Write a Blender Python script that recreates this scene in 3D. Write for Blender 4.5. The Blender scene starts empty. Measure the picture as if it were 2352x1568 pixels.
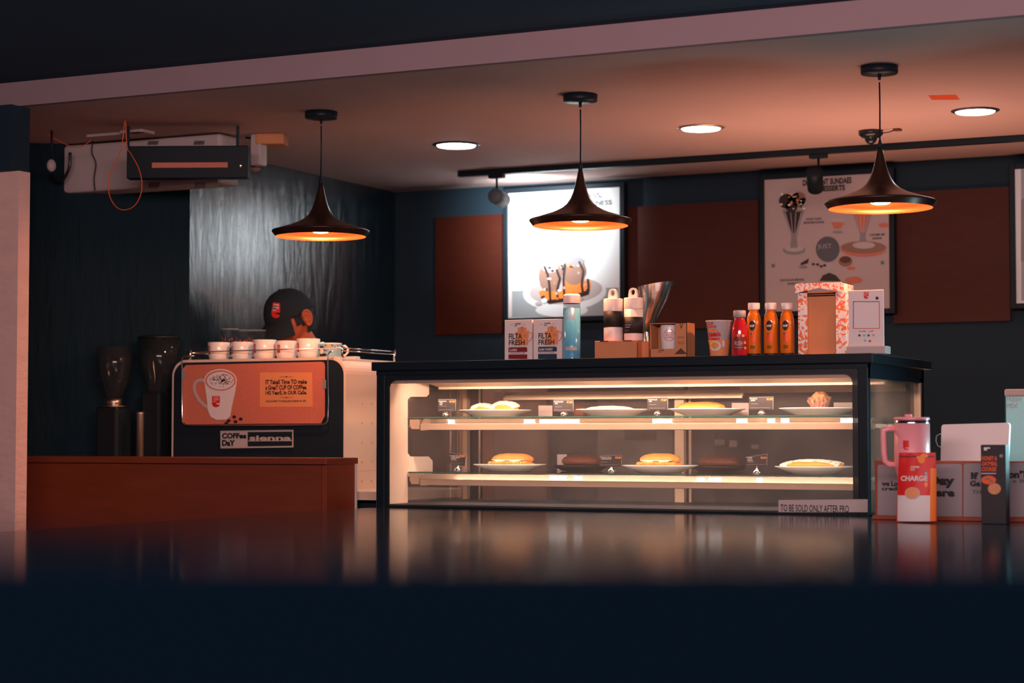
import bpy, bmesh, math, random
from mathutils import Vector, Matrix, noise
random.seed(7)
scene = bpy.context.scene
COL = scene.collection
PI = math.pi

# ------------------------------------------------------------------ camera
F_PX, A = 4600.0, math.radians(25.9)
PITCH = math.atan(216.0/F_PX)
CAM = Vector((0, 0, 1.15))
RGT = Vector((math.cos(A), math.sin(A), 0)); FWD = Vector((-math.sin(A), math.cos(A), 0)); UP = Vector((0, 0, 1))
cd = bpy.data.cameras.new('camera'); cam = bpy.data.objects.new('camera', cd); COL.objects.link(cam)
cd.sensor_width = 36; cd.lens = F_PX/2352*36; cd.clip_start = .02; cd.clip_end = 60
view = FWD*math.cos(PITCH) + UP*math.sin(PITCH)
cam.location = CAM; cam.rotation_euler = view.to_track_quat('-Z', 'Y').to_euler()
cd.dof.use_dof = True; cd.dof.focus_distance = 6.7; cd.dof.aperture_fstop = 2.8
scene.camera = cam
# ------------------------------------------------------------------ world, exposure
w = bpy.data.worlds.new('room_ambience'); scene.world = w; w.use_nodes = True
wb = w.node_tree.nodes['Background']; wb.inputs[0].default_value = (.36, .60, 1.0, 1); wb.inputs[1].default_value = .048
scene.view_settings.view_transform = 'Standard'; scene.view_settings.look = 'None'
scene.view_settings.exposure = 1.2; scene.view_settings.gamma = 1.0; scene.view_settings.use_curve_mapping = False


def area(name, loc, target, power, color, sx, sy, spread=PI):
    l = bpy.data.lights.new(name, 'AREA'); l.shape = 'RECTANGLE'; l.size = sx; l.size_y = sy
    l.energy = power; l.color = color; l.spread = spread
    o = bpy.data.objects.new(name, l); COL.objects.link(o); o.location = loc
    o.rotation_euler = (Vector(target) - Vector(loc)).to_track_quat('-Z', 'Y').to_euler(); return o


def spot(name, loc, target, power, color, deg, blend=.4, rad=.03):
    l = bpy.data.lights.new(name, 'SPOT'); l.energy = power; l.color = color; l.spot_size = math.radians(deg)
    l.spot_blend = blend; l.shadow_soft_size = rad
    o = bpy.data.objects.new(name, l); COL.objects.link(o); o.location = loc
    o.rotation_euler = (Vector(target) - Vector(loc)).to_track_quat('-Z', 'Y').to_euler(); return o


# room light from the seating side, and an added warm fill behind the case that lifts the soffit
area('room_front_light', (-.8, 1.5, 2.22), (-2.6, 6.2, 1.45), 66, (1.0, .68, .66), 3.2, .5)
area('ceiling_fill', (-2.0, 7.15, 1.12), (-2.0, 6.98, 3), 4.2, (1.0, .50, .34), 1.2, .5, math.radians(125))


# ------------------------------------------------------------------ pixel -> world
def ray(px, py):
    u = (px-1176.0)/F_PX; v = (784.0-py)/F_PX
    c, s = math.cos(PITCH), math.sin(PITCH)
    return RGT*u + FWD*(c - v*s) + UP*(s + v*c)


def W(px, py, Y=None, X=None, Z=None):
    d = ray(px, py)
    t = (Y-CAM.y)/d.y if Y is not None else ((X-CAM.x)/d.x if X is not None else (Z-CAM.z)/d.z)
    return CAM + d*t


def mpp(px, py, Y):                       # metres per photo pixel at that point
    return (W(px, py, Y)-CAM).dot(view)/F_PX


# ------------------------------------------------------------------ materials
def lin(h):
    h = h.lstrip('#'); r = [int(h[i:i+2], 16)/255 for i in (0, 2, 4)]
    return tuple((c/12.92 if c <= .04045 else ((c+.055)/1.055)**2.4) for c in r)+(1,)


def mat(name, col, rough=.5, metal=0, emit=None, es=0, alpha=1, trans=0, ior=1.45, bump=0, bscale=50, var=0, vscale=8, spec=.5, coat=0, vstretch=None):
    m = bpy.data.materials.new(name); m.use_nodes = True; nt = m.node_tree; b = nt.nodes['Principled BSDF']
    c = lin(col) if isinstance(col, str) else tuple(col)+(1,)
    b.inputs['Base Color'].default_value = c; b.inputs['Roughness'].default_value = rough; b.inputs['Metallic'].default_value = metal
    b.inputs['Alpha'].default_value = alpha; b.inputs['Transmission Weight'].default_value = trans; b.inputs['IOR'].default_value = ior
    b.inputs['Specular IOR Level'].default_value = spec; b.inputs['Coat Weight'].default_value = coat
    if emit: b.inputs['Emission Color'].default_value = lin(emit) if isinstance(emit, str) else tuple(emit)+(1,); b.inputs['Emission Strength'].default_value = es
    if bump or var:
        tc = nt.nodes.new('ShaderNodeTexCoord'); mp = nt.nodes.new('ShaderNodeMapping'); nt.links.new(tc.outputs['Object'], mp.inputs[0])
        if vstretch: mp.inputs['Scale'].default_value = vstretch
    if var:
        n = nt.nodes.new('ShaderNodeTexNoise'); n.inputs['Scale'].default_value = vscale; n.inputs['Detail'].default_value = 5; nt.links.new(mp.outputs[0], n.inputs[0])
        mx = nt.nodes.new('ShaderNodeMixRGB'); mx.blend_type = 'MIX'
        mx.inputs[1].default_value = tuple(max(0, x*(1-var)) for x in c[:3])+(1,); mx.inputs[2].default_value = tuple(min(1, x*(1+var)) for x in c[:3])+(1,)
        nt.links.new(n.outputs[0], mx.inputs[0]); nt.links.new(mx.outputs[0], b.inputs['Base Color'])
    if bump:
        n = nt.nodes.new('ShaderNodeTexNoise'); n.inputs['Scale'].default_value = bscale; n.inputs['Detail'].default_value = 4; nt.links.new(mp.outputs[0], n.inputs[0])
        bp = nt.nodes.new('ShaderNodeBump'); bp.inputs['Strength'].default_value = bump; bp.inputs['Distance'].default_value = .01
        nt.links.new(n.outputs[0], bp.inputs['Height']); nt.links.new(bp.outputs[0], b.inputs['Normal'])
    return m


def pane_mat(name, tint, gloss, haze, hazecol, dust=True):
    """thin glass: mostly clear, a mirror share and a little dust that scatters light"""
    m = bpy.data.materials.new(name); m.use_nodes = True; nt = m.node_tree; nt.nodes.clear()
    o = nt.nodes.new('ShaderNodeOutputMaterial'); t = nt.nodes.new('ShaderNodeBsdfTransparent'); t.inputs[0].default_value = tint+(1,)
    g = nt.nodes.new('ShaderNodeBsdfGlossy'); g.inputs['Roughness'].default_value = .03
    d = nt.nodes.new('ShaderNodeBsdfDiffuse'); d.inputs[0].default_value = hazecol+(1,)
    tl = nt.nodes.new('ShaderNodeBsdfTranslucent'); tl.inputs[0].default_value = hazecol+(1,)
    ad = nt.nodes.new('ShaderNodeMixShader'); ad.inputs[0].default_value = .6; nt.links.new(d.outputs[0], ad.inputs[1]); nt.links.new(tl.outputs[0], ad.inputs[2])
    m1 = nt.nodes.new('ShaderNodeMixShader'); m2 = nt.nodes.new('ShaderNodeMixShader')
    nt.links.new(t.outputs[0], m1.inputs[1]); nt.links.new(ad.outputs[0], m1.inputs[2])
    if dust:
        tc = nt.nodes.new('ShaderNodeTexCoord'); n = nt.nodes.new('ShaderNodeTexNoise'); n.inputs['Scale'].default_value = 5; n.inputs['Detail'].default_value = 8
        nt.links.new(tc.outputs['Object'], n.inputs[0]); r = nt.nodes.new('ShaderNodeMapRange')
        r.inputs[1].default_value = .3; r.inputs[2].default_value = .7; r.inputs[3].default_value = haze*.5; r.inputs[4].default_value = haze*1.5
        nt.links.new(n.outputs[0], r.inputs[0]); nt.links.new(r.outputs[0], m1.inputs[0])
    else: m1.inputs[0].default_value = haze
    fr = nt.nodes.new('ShaderNodeFresnel'); fr.inputs[0].default_value = 1.45
    ml = nt.nodes.new('ShaderNodeMath'); ml.operation = 'MULTIPLY'; ml.inputs[1].default_value = gloss; nt.links.new(fr.outputs[0], ml.inputs[0])
    nt.links.new(ml.outputs[0], m2.inputs[0]); nt.links.new(m1.outputs[0], m2.inputs[1]); nt.links.new(g.outputs[0], m2.inputs[2])
    nt.links.new(m2.outputs[0], o.inputs[0]); return m


def frit_mat(name, scale):
    """printed dot border of the glass: black with a fine grid of clear dots"""
    m = bpy.data.materials.new(name); m.use_nodes = True; nt = m.node_tree; b = nt.nodes['Principled BSDF']
    b.inputs['Base Color'].default_value = (.01, .012, .015, 1); b.inputs['Roughness'].default_value = .4
    tc = nt.nodes.new('ShaderNodeTexCoord'); v = nt.nodes.new('ShaderNodeTexVoronoi'); v.inputs['Scale'].default_value = scale; v.inputs['Randomness'].default_value = 0
    nt.links.new(tc.outputs['Object'], v.inputs['Vector']); r = nt.nodes.new('ShaderNodeMath'); r.operation = 'GREATER_THAN'; r.inputs[1].default_value = .42
    nt.links.new(v.outputs['Distance'], r.inputs[0]); t = nt.nodes.new('ShaderNodeMapRange'); t.inputs[3].default_value = .25; t.inputs[4].default_value = .9
    nt.links.new(r.outputs[0], t.inputs[0]); nt.links.new(t.outputs[0], b.inputs['Alpha']); return m


NAVY = (.016, .030, .043)
M = {}
def mk(k, *a, **kw): M[k] = mat(k, *a, **kw)
mk('black', NAVY, .7, spec=.15); mk('gloss_black', (.012, .016, .02), .25); mk('black_metal', (.009, .015, .021), .42, spec=.18); mk('bench_cloth', (.09, .13, .16), .9, spec=.05)
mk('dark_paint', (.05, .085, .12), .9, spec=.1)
mk('ceiling_paint', '#c9a9a2', .85, bump=.05, bscale=30, var=.06, vscale=3)
mk('fascia_paint', '#957e83', .85, var=.05)
mk('pillar_plaster', '#e6b9ae', .85, bump=.6, bscale=14, var=.15, vscale=6, vstretch=(1, 1, 3))
mk('wood_panel', '#451709', .55, var=.22, vscale=9, vstretch=(1, 1, 4), bump=.1, bscale=40, spec=.3)
mk('wood_counter', '#7d361c', .5, var=.25, vscale=5, vstretch=(1, 1, 6))
mk('wood_frame', '#8a3a20', .5, var=.2, vscale=20)
mk('floor_tile', (.05, .045, .045), .4, var=.2)
mk('steel', '#c9b7a8', .32, 1); mk('chrome', '#d8d4d2', .12, 1); mk('brushed', '#b9a898', .45, .9, var=.12, vscale=30)
mk('case_metal', '#bca28e', .5, .35, var=.08, vscale=12)
mk('rail_metal', '#d0b3a2', .26, .7)
mk('cream', '#e6cdbb', .35, coat=.3); mk('white', '#e6dcda', .4); mk('paper', '#ddd4d4', .7); mk('ceramic', '#ece4e0', .22, coat=.4)
mk('offwhite', '#b8aaa8', .6); mk('grey', '#8b8488', .6); mk('midgrey', '#55565c', .6); mk('darkgrey', '#26282e', .5)
mk('cardboard', '#c9865c', .75, var=.08, vscale=12); mk('orange_print', '#c9705a', .6, var=.16, vscale=90); mk('orange_pale', '#e2905f', .6)
mk('orange', '#f08030', .5); mk('deep_orange', '#e0521a', .5); mk('red', '#d2201c', .5); mk('dark_red', '#7a1c22', .5)
mk('ink', '#1d1a1f', .6); mk('navy_print', '#22384e', .5); mk('blue_print', '#7fb4c4', .5); mk('teal', '#2f5a5e', .5)
mk('pink', '#eb9aa2', .4, coat=.2); mk('brown', '#5b3226', .6); mk('choc', '#2c1a18', .4); mk('skin', '#b8593a', .55, spec=.3)
mk('cloth', (.008, .012, .017), .9); mk('hair', (.012, .01, .01), .8); mk('tin', '#d9d9dc', .22, 1, bump=.35, bscale=9)
mk('cable_orange', '#e8632a', .5, emit='#e8632a', es=0); mk('bread', '#e39a45', .6, bump=.3, bscale=60, var=.25, vscale=40)
mk('bread_dark', '#5e3020', .65, bump=.3, bscale=60, var=.2, vscale=30); mk('cream_food', '#f4ead8', .5, bump=.5, bscale=90)
mk('muffin', '#c98a64', .7, bump=.5, bscale=60, var=.2, vscale=40)
mk('shade_black', '#3a2620', .33, .55); mk('shade_gold', '#b85f3a', .35, .6)
mk('bulb', '#ffffff', emit='#ffd9a0', es=30)
mk('led_cool', '#ffffff', emit=(.80, .95, 1.0), es=14); mk('led_warm', '#ffffff', emit=(1.0, .85, .70), es=12)
mk('rail_glint', '#ffffff', emit=(.95, .93, .90), es=.9)
mk('led_strip', '#ffffff', emit=(1.0, .82, .64), es=9); mk('teal_glow', '#6f9aa2', .4, emit=(.20, .50, .55), es=.10)
mk('orange_led', '#ff8a30', emit=(1, .35, .06), es=3)
mk('juice', '#e2761f', .12, coat=.6, spec=.6); mk('red_juice', '#c02430', .12, coat=.6); mk('water', '#5fb8e6', .12, alpha=.72, coat=.4)
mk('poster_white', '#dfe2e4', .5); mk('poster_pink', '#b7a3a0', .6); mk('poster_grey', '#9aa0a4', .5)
mk('panel_front', (.010, .018, .026), .45, spec=.25); mk('board', '#8f6a5c', .7)
M['pane'] = pane_mat('case_glass', (.97, .97, .96), .55, .075, (.75, .62, .56))
M['pane_back'] = pane_mat('sliding_door_glass', (.88, .88, .88), .4, .15, (.50, .45, .44))
M['shelf_glass'] = pane_mat('shelf_glass', (.90, .97, .95), 1.0, .04, (.5, .6, .58), False)
M['frit'] = frit_mat('dot_border', 330)
mk('clear_plastic', '#f4f4f4', .06, trans=1, ior=1.2, alpha=.45); mk('glass_rim', '#cfd6d6', .1, alpha=.5)
mk('smoked', (.03, .035, .04), .08, alpha=.35, coat=.5)
mk('green_edge', '#2c5a50', .2)


def slate(nm='glossy_slate', dull=False):
    m = bpy.data.materials.new(nm); m.use_nodes = True; nt = m.node_tree; b = nt.nodes['Principled BSDF']
    b.inputs['Base Color'].default_value = (.006, .019, .028, 1); b.inputs['Roughness'].default_value = .24; b.inputs['Specular IOR Level'].default_value = 1.0; b.inputs['Coat Weight'].default_value = 0 if dull else .7; b.inputs['Coat Roughness'].default_value = .2
    if dull: b.inputs['Base Color'].default_value = (.006, .018, .027, 1); b.inputs['Roughness'].default_value = .6; b.inputs['Specular IOR Level'].default_value = .06
    tc = nt.nodes.new('ShaderNodeTexCoord'); mp = nt.nodes.new('ShaderNodeMapping'); mp.inputs['Scale'].default_value = (9, 9, 1.6); mp.inputs['Rotation'].default_value = (.12, .12, 0)
    n = nt.nodes.new('ShaderNodeTexNoise'); n.inputs['Scale'].default_value = 2.2; n.inputs['Detail'].default_value = 7; n.inputs['Distortion'].default_value = .8
    nt.links.new(tc.outputs['Object'], mp.inputs[0]); nt.links.new(mp.outputs[0], n.inputs[0])
    bp = nt.nodes.new('ShaderNodeBump'); bp.inputs['Strength'].default_value = .30; bp.inputs['Distance'].default_value = .03
    nt.links.new(n.outputs[0], bp.inputs['Height']); nt.links.new(bp.outputs[0], b.inputs['Normal']); return m
M['slate'] = slate(); M['slate_dull'] = slate('dull_slate', True)


def counter_mat():
    m = bpy.data.materials.new('polished_dark_counter'); m.use_nodes = True; nt = m.node_tree; b = nt.nodes['Principled BSDF']
    b.inputs['Base Color'].default_value = (.015, .02, .027, 1); b.inputs['Roughness'].default_value = .11; b.inputs['Specular IOR Level'].default_value = .45
    return m
M['polished'] = counter_mat()


def floral():
    m = bpy.data.materials.new('floral_paper'); m.use_nodes = True; nt = m.node_tree; b = nt.nodes['Principled BSDF']; b.inputs['Roughness'].default_value = .5
    tc = nt.nodes.new('ShaderNodeTexCoord'); n = nt.nodes.new('ShaderNodeTexNoise'); n.inputs['Scale'].default_value = 38; n.inputs['Detail'].default_value = 2; n.inputs['Distortion'].default_value = 2.2
    r = nt.nodes.new('ShaderNodeValToRGB'); r.color_ramp.interpolation = 'CONSTANT'
    r.color_ramp.elements[0].color = lin('#e8713a'); r.color_ramp.elements[1].position = .47; r.color_ramp.elements[1].color = lin('#e6dcdc')
    nt.links.new(tc.outputs['Object'], n.inputs[0]); nt.links.new(n.outputs[0], r.inputs[0]); nt.links.new(r.outputs[0], b.inputs['Base Color']); return m
M['floral'] = floral()


# ------------------------------------------------------------------ mesh builder
_fonts = {}
def glyph_mesh(s, bold=0.0, shear=0.0):
    k = (s, bold, shear)
    if k not in _fonts:
        cu = bpy.data.curves.new('t', 'FONT'); cu.body = s; cu.size = 1; cu.offset = bold; cu.shear = shear; cu.resolution_u = 3
        ob = bpy.data.objects.new('t', cu); COL.objects.link(ob)
        dg = bpy.context.evaluated_depsgraph_get(); me = ob.evaluated_get(dg).to_mesh()
        vs = [v.co.copy() for v in me.vertices]; fs = [tuple(p.vertices) for p in me.polygons]
        ob.evaluated_get(dg).to_mesh_clear(); bpy.data.objects.remove(ob); bpy.data.curves.remove(cu)
        if not vs: vs = [Vector((0, 0, 0))]; fs = []
        x0 = min(v.x for v in vs); x1 = max(v.x for v in vs); y0 = min(v.y for v in vs); y1 = max(v.y for v in vs)
        _fonts[k] = ([((v.x-x0)/max(1e-6, x1-x0), (v.y-y0)/max(1e-6, y1-y0)) for v in vs], fs)
    return _fonts[k]


class B:
    def __init__(s): s.v = []; s.f = []; s.mi = []; s.sm = []; s.mats = []
    def slot(s, m):
        m = M[m] if isinstance(m, str) else m
        if m not in s.mats: s.mats.append(m)
        return s.mats.index(m)
    def add(s, vs, fs, m, smooth=False, X=None):
        o = len(s.v); k = s.slot(m)
        for v in vs:
            v = Vector(v); s.v.append(X @ v if X is not None else v)
        for f in fs: s.f.append([i+o for i in f]); s.mi.append(k); s.sm.append(smooth)
    def bmadd(s, bm, m, smooth=False, X=None):
        bm.verts.index_update(); s.add([v.co.copy() for v in bm.verts], [[v.index for v in f.verts] for f in bm.faces], m, smooth, X); bm.free()
    def box(s, x0, x1, y0, y1, z0, z1, m, bev=0, X=None, seg=2):
        bm = bmesh.new(); bmesh.ops.create_cube(bm, size=1)
        for v in bm.verts: v.co = Vector(((x0+x1)/2+v.co.x*(x1-x0), (y0+y1)/2+v.co.y*(y1-y0), (z0+z1)/2+v.co.z*(z1-z0)))
        if bev: bmesh.ops.bevel(bm, geom=bm.edges[:], offset=bev, segments=seg, affect='EDGES', profile=.5)
        s.bmadd(bm, m, False, X); return s
    def lathe(s, prof, m, c=(0, 0, 0), seg=36, smooth=True, X=None):
        vs = []; fs = []; n = len(prof)
        for i in range(seg):
            a = 2*PI*i/seg
            for r, z in prof: vs.append((c[0]+r*math.cos(a), c[1]+r*math.sin(a), c[2]+z))
        for i in range(seg):
            j = (i+1) % seg
            for k in range(n-1):
                if prof[k][0] < 1e-7 and prof[k+1][0] < 1e-7: continue
                if prof[k][0] < 1e-7: fs.append((i*n+k, j*n+k+1, i*n+k+1))
                elif prof[k+1][0] < 1e-7: fs.append((i*n+k, j*n+k, i*n+k+1))
                else: fs.append((i*n+k, j*n+k, j*n+k+1, i*n+k+1))
        s.add(vs, fs, m, smooth, X); return s
    def tube(s, pts, r, m, seg=8, X=None, closed=False):
        pts = [Vector(p) for p in pts]; n = len(pts); rs = r if isinstance(r, (list, tuple)) else [r]*n
        t0 = (pts[1]-pts[0]).normalized(); nrm = t0.orthogonal().normalized(); vs = []; fs = []
        for i, p in enumerate(pts):
            if closed: t = (pts[(i+1) % n]-pts[i-1]).normalized()
            else: t = (pts[min(i+1, n-1)]-pts[max(i-1, 0)]).normalized()
            nrm = (nrm - t*nrm.dot(t)).normalized(); bn = t.cross(nrm)
            for k in range(seg):
                a = 2*PI*k/seg; vs.append(p+(nrm*math.cos(a)+bn*math.sin(a))*rs[i])
        for i in range(n if closed else n-1):
            j = (i+1) % n
            for k in range(seg): fs.append((i*seg+k, i*seg+(k+1) % seg, j*seg+(k+1) % seg, j*seg+k))
        if not closed: fs.append(tuple(reversed(range(seg)))); fs.append(tuple((n-1)*seg+k for k in range(seg)))
        s.add(vs, fs, m, True, X); return s
    def prism(s, pts, y0, y1, m, X=None, smooth=False):          # outline (x,z), pushed from y0 to y1
        n = len(pts); vs = [(p[0], y0, p[1]) for p in pts]+[(p[0], y1, p[1]) for p in pts]
        fs = [tuple(range(n)), tuple(reversed(range(n, 2*n)))]+[(i, i+n, (i+1) % n+n, (i+1) % n) for i in range(n)]
        s.add(vs, fs, m, smooth, X); return s
    def ball(s, c, r, m, X=None, u=16, v=10):
        bm = bmesh.new(); bmesh.ops.create_uvsphere(bm, u_segments=u, v_segments=v, radius=1)
        r = (r, r, r) if isinstance(r, (int, float)) else r
        for q in bm.verts: q.co = Vector((c[0]+q.co.x*r[0], c[1]+q.co.y*r[1], c[2]+q.co.z*r[2]))
        s.bmadd(bm, m, True, X); return s
    # flat print in photo coordinates, lying on the plane Y
    def pp(s, pts, Y, m, th=.0004):
        q = [W(x, y, Y) for x, y in pts]; s.prism([(p.x, p.z) for p in q], Y-th, Y, m); return s
    def pe(s, cx, cy, rx, ry, Y, m, th=.0004, n=28, a0=0, a1=2*PI, rot=0):
        pts = []
        for i in range(n):
            a = a0+(a1-a0)*i/(n if a1-a0 > 6.28 else n-1); x = rx*math.cos(a); y = ry*math.sin(a)
            pts.append((cx+x*math.cos(rot)-y*math.sin(rot), cy+x*math.sin(rot)+y*math.cos(rot)))
        return s.pp(pts, Y, m, th)
    def pline(s, pts, wd, Y, m, th=.0004):
        for (x0, y0), (x1, y1) in zip(pts, pts[1:]):
            l = math.hypot(x1-x0, y1-y0) or 1; nx, ny = -(y1-y0)/l*wd/2, (x1-x0)/l*wd/2
            s.pp([(x0+nx, y0+ny), (x1+nx, y1+ny), (x1-nx, y1-ny), (x0-nx, y0-ny)], Y, m, th)
        return s
    def pt(s, txt, x0, x1, y0, y1, Y, m, bold=.02, th=.0004, shear=0, ang=0):    # text filling the photo rectangle
        g, fs = glyph_mesh(txt, bold, shear); a = W(x0, y1, Y); b = W(x1, y1, Y); t = W(x0, y0, Y)
        vs = []
        for u, v in g:
            x = (b.x-a.x)*u; z = (t.z-a.z)*v
            if ang: x, z = x*math.cos(ang)-z*math.sin(ang), x*math.sin(ang)+z*math.cos(ang)
            vs.append((a.x+x, Y-th, a.z+z))
        s.add(vs, fs, m); return s
    # prints through a mapper (u,v)->3D
    def mt(s, mp, txt, u0, u1, v0, v1, m, bold=.02):
        g, fs = glyph_mesh(txt, bold); s.add([mp(u0+(u1-u0)*u, v0+(v1-v0)*v) for u, v in g], fs, m); return s
    def mr(s, mp, u0, u1, v0, v1, m, n=8):
        vs = []; fs = []
        for i in range(n+1):
            for j in range(3): vs.append(mp(u0+(u1-u0)*i/n, v0+(v1-v0)*j/2))
        for i in range(n):
            for j in range(2): fs.append((i*3+j, i*3+3+j, i*3+4+j, i*3+1+j))
        s.add(vs, fs, m, True); return s
    def me_(s, mp, cu, cv, ru, rv, m, n=20, rings=3):
        vs = [mp(cu, cv)]; fs = []
        for r in range(1, rings+1):
            for i in range(n):
                a = 2*PI*i/n; vs.append(mp(cu+ru*r/rings*math.cos(a), cv+rv*r/rings*math.sin(a)))
        for i in range(n): fs.append((0, 1+i, 1+(i+1) % n))
        for r in range(rings-1):
            for i in range(n): fs.append((1+r*n+i, 1+(r+1)*n+i, 1+(r+1)*n+(i+1) % n, 1+r*n+(i+1) % n))
        s.add(vs, fs, m, True); return s
    def build(s, name, parent=None, local=False, kind=None):
        me = bpy.data.meshes.new(name); off = Vector((0, 0, 0))
        if parent is not None and not local:
            p = parent
            while p: off += p.location; p = p.parent
        me.from_pydata([v-off for v in s.v], [], s.f)
        for m in s.mats: me.materials.append(m)
        me.polygons.foreach_set('material_index', s.mi); me.polygons.foreach_set('use_smooth', s.sm)
        bm = bmesh.new(); bm.from_mesh(me); bmesh.ops.recalc_face_normals(bm, faces=bm.faces); bm.to_mesh(me); bm.free()
        me.update(); o = bpy.data.objects.new(name, me); COL.objects.link(o)
        if parent is not None: o.parent = parent
        if kind: o['kind'] = kind
        return o


def cylmap(cx, cy, rf, phi0, off=.0006):
    """print surface round an upright body: u metres to the right as seen, v height"""
    def f(u, v):
        r = (rf(v) if callable(rf) else rf)+off; a = phi0+u/r
        return Vector((cx+r*math.cos(a), cy+r*math.sin(a), v))
    return f


def boxmap(o, ux, uz=Vector((0, 0, 1)), off=.0005):
    o = Vector(o); ux = Vector(ux).normalized(); n = ux.cross(uz)*off
    return lambda u, v: o+ux*u+uz*v+n


def thing(name, label, cat, loc=(0, 0, 0), group=None):
    o = bpy.data.objects.new(name, None); COL.objects.link(o); o.location = loc; o.empty_display_size = .05
    o['label'] = label; o['category'] = cat
    if group: o['group'] = group
    return o


def tag(o, label, cat, group=None):
    o['label'] = label; o['category'] = cat
    if group: o['group'] = group
    return o


def copy_tree(o, parent=None):
    c = o.copy(); COL.objects.link(c)
    if parent is not None: c.parent = parent
    for ch in list(o.children): copy_tree(ch, c)
    return c


def struct(b, name):
    o = b.build(name); o['kind'] = 'structure'; return o


def logo(b, fn_poly, fn_text, x, y, wd, h, m='red', tm='paper'):
    """red speech-tab emblem; fn_poly takes points in a y-down box, fn_text a string and a box"""
    P = [(0, 0), (1, 0), (1, .62), (.52, .64), (.60, .74), (.80, .76), (.96, .74), (.95, .88), (.75, .97), (.5, 1), (.25, .96), (.08, .86), (0, .70)]
    fn_poly([(x+wd*p, y+h*q) for p, q in P], m)
    for i, t in enumerate(('CAFE', 'COFFEE', 'DAY')):
        fn_text(t, x+wd*.14, x+wd*(.86 if i < 2 else .6), y+h*(.08+.18*i), y+h*(.2+.18*i), tm)


def plogo(b, x, y, wd, h, Y):
    logo(b, lambda p, m: b.pp(p, Y, m), lambda t, a, c, d, e, m: b.pt(t, a, c, d, e, Y-.0004, m), x, y, wd, h)


# ================================================================== SETTING
ZC = 2.30
b = B(); b.box(-6.5, 2.5, -1.5, 9, -.05, 0, 'floor_tile'); struct(b, 'floor')
b = B(); b.box(-6.5, 2.5, 5.53, 8.6, ZC, ZC+.06, 'ceiling_paint'); struct(b, 'ceiling')
b = B(); b.box(-6.5, 2.5, 5.50, 5.53, ZC, ZC+.085, 'fascia_paint'); struct(b, 'trim_1')
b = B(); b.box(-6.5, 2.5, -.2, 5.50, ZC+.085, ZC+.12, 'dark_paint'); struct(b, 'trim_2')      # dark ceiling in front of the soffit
# back wall with upper and lower dark bands and brown boards between
YB = 8.25
b = B(); b.box(-4.62, 2.5, YB, YB+.1, 0, ZC, 'black'); struct(b, 'wall_back')
zt = W(1455, 476, YB).z; zb = W(1470, 758, YB).z
for i, (x0, x1) in enumerate(((1000, 1153), (1442, 1742), (2050, 2318))):
    a, c = W(x0, 500, YB-.02).x, W(x1, 500, YB-.02).x
    b = B(); b.box(a, c, YB-.02, YB-.001, zb, zt, 'wood_panel'); struct(b, 'trim_%d' % (i+3))
# glossy slate wall, left of the bar
P0, P1, P2 = Vector((-4.62, 8.25, 0)), Vector((-4.62, 6.58, 0)), Vector((-6.2, 5.48, 0))
for wn, p, q in (('wall_left', P0, P1), ('wall_left_front', P1, P2)):
    b = B()
    d = (q-p); n = Vector((d.y, -d.x, 0)).normalized()*.08
    vs = [p, q, q+n, p+n]; vs = [Vector((v.x, v.y, 0)) for v in vs]+[Vector((v.x, v.y, ZC)) for v in vs]
    b.add(vs, [(0, 1, 5, 4), (1, 2, 6, 5), (2, 3, 7, 6), (3, 0, 4, 7), (4, 5, 6, 7), (3, 2, 1, 0)], 'slate' if p is P0 else 'slate_dull')
    struct(b, wn)
xr = W(40, 700, 5.5).x; zp = W(40, 392, 5.5).z
b = B(); b.box(xr-1.0, xr, 5.5, 5.56, 0, zp, 'pillar_plaster'); struct(b, 'wall_pillar')
b = B(); b.box(xr-1.0, xr-.004, 5.46, 5.56, zp, ZC, 'black'); struct(b, 'trim_6')

# ================================================================== CASE (display cabinet)
XL, XR, YF, YK = -3.43, -1.70, 6.00, 6.68
ZT = 1.402
A_Z = .905
case = thing('display_case', 'long lit glass pastry display case with black frame and two glass shelves', 'display case', (-2.56, 6.34, 0))
b = B(); b.box(XL-.012, XR+.02, YF-.02, YK+.03, ZT-.030, ZT, 'black_metal', .003)
b.box(XL, XR, YF-.005, YF+.03, ZT-.045, ZT-.030, 'black_metal'); b.box(XR-.02, XR, YF, YK, ZT-.075, ZT-.03, 'black_metal')
b.box(XL, XL+.02, YF+.05, YK, ZT-.062, ZT-.03, 'black_metal')
b.build('top_panel', case)
for x in (XL+.0, XR-.032):
    b = B(); b.box(x, x+.032, YF-.003, YF+.028, A_Z-.3, ZT-.03, 'black_metal', .003)
    if x < -3: b.box(x-.004, x-.001, YF+.004, YF+.012, A_Z, ZT-.03, 'steel')
    b.build('front_post', case)
for x in (XL, XR-.022):
    b = B(); b.box(x, x+.022, YK-.028, YK, A_Z-.3, ZT-.03, 'black_metal', .002)
    b.box(x, x+.022, YK-.045, YK-.028, A_Z, ZT-.06, 'case_metal'); b.build('rear_post', case)
b = B(); b.box(XL, XR, YF, YK, .08, .912, 'black_metal', .004); b.box(XL+.02, XR-.02, YF+.02, YK-.02, .912, .915, 'darkgrey')
for x in (XL+.05, XR-.11):
    for y in (YF+.05, YK-.11): b.box(x, x+.06, y, y+.06, 0, .08, 'black_metal')
b.build('base_cabinet', case)
b = B(); b.box(XL+.03, XR-.03, YF+.004, YF+.010, .915, ZT-.045, 'pane'); b.build('front_glass', case)
b = B(); b.box(XR-.012, XR-.006, YF+.03, YK-.03, .915, ZT-.075, 'pane'); b.build('side_glass', case)
b = B(); b.box(XL+.006, XL+.012, YF+.03, YK-.03, .915, ZT-.062, 'pane'); b.build('side_glass', case)
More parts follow.
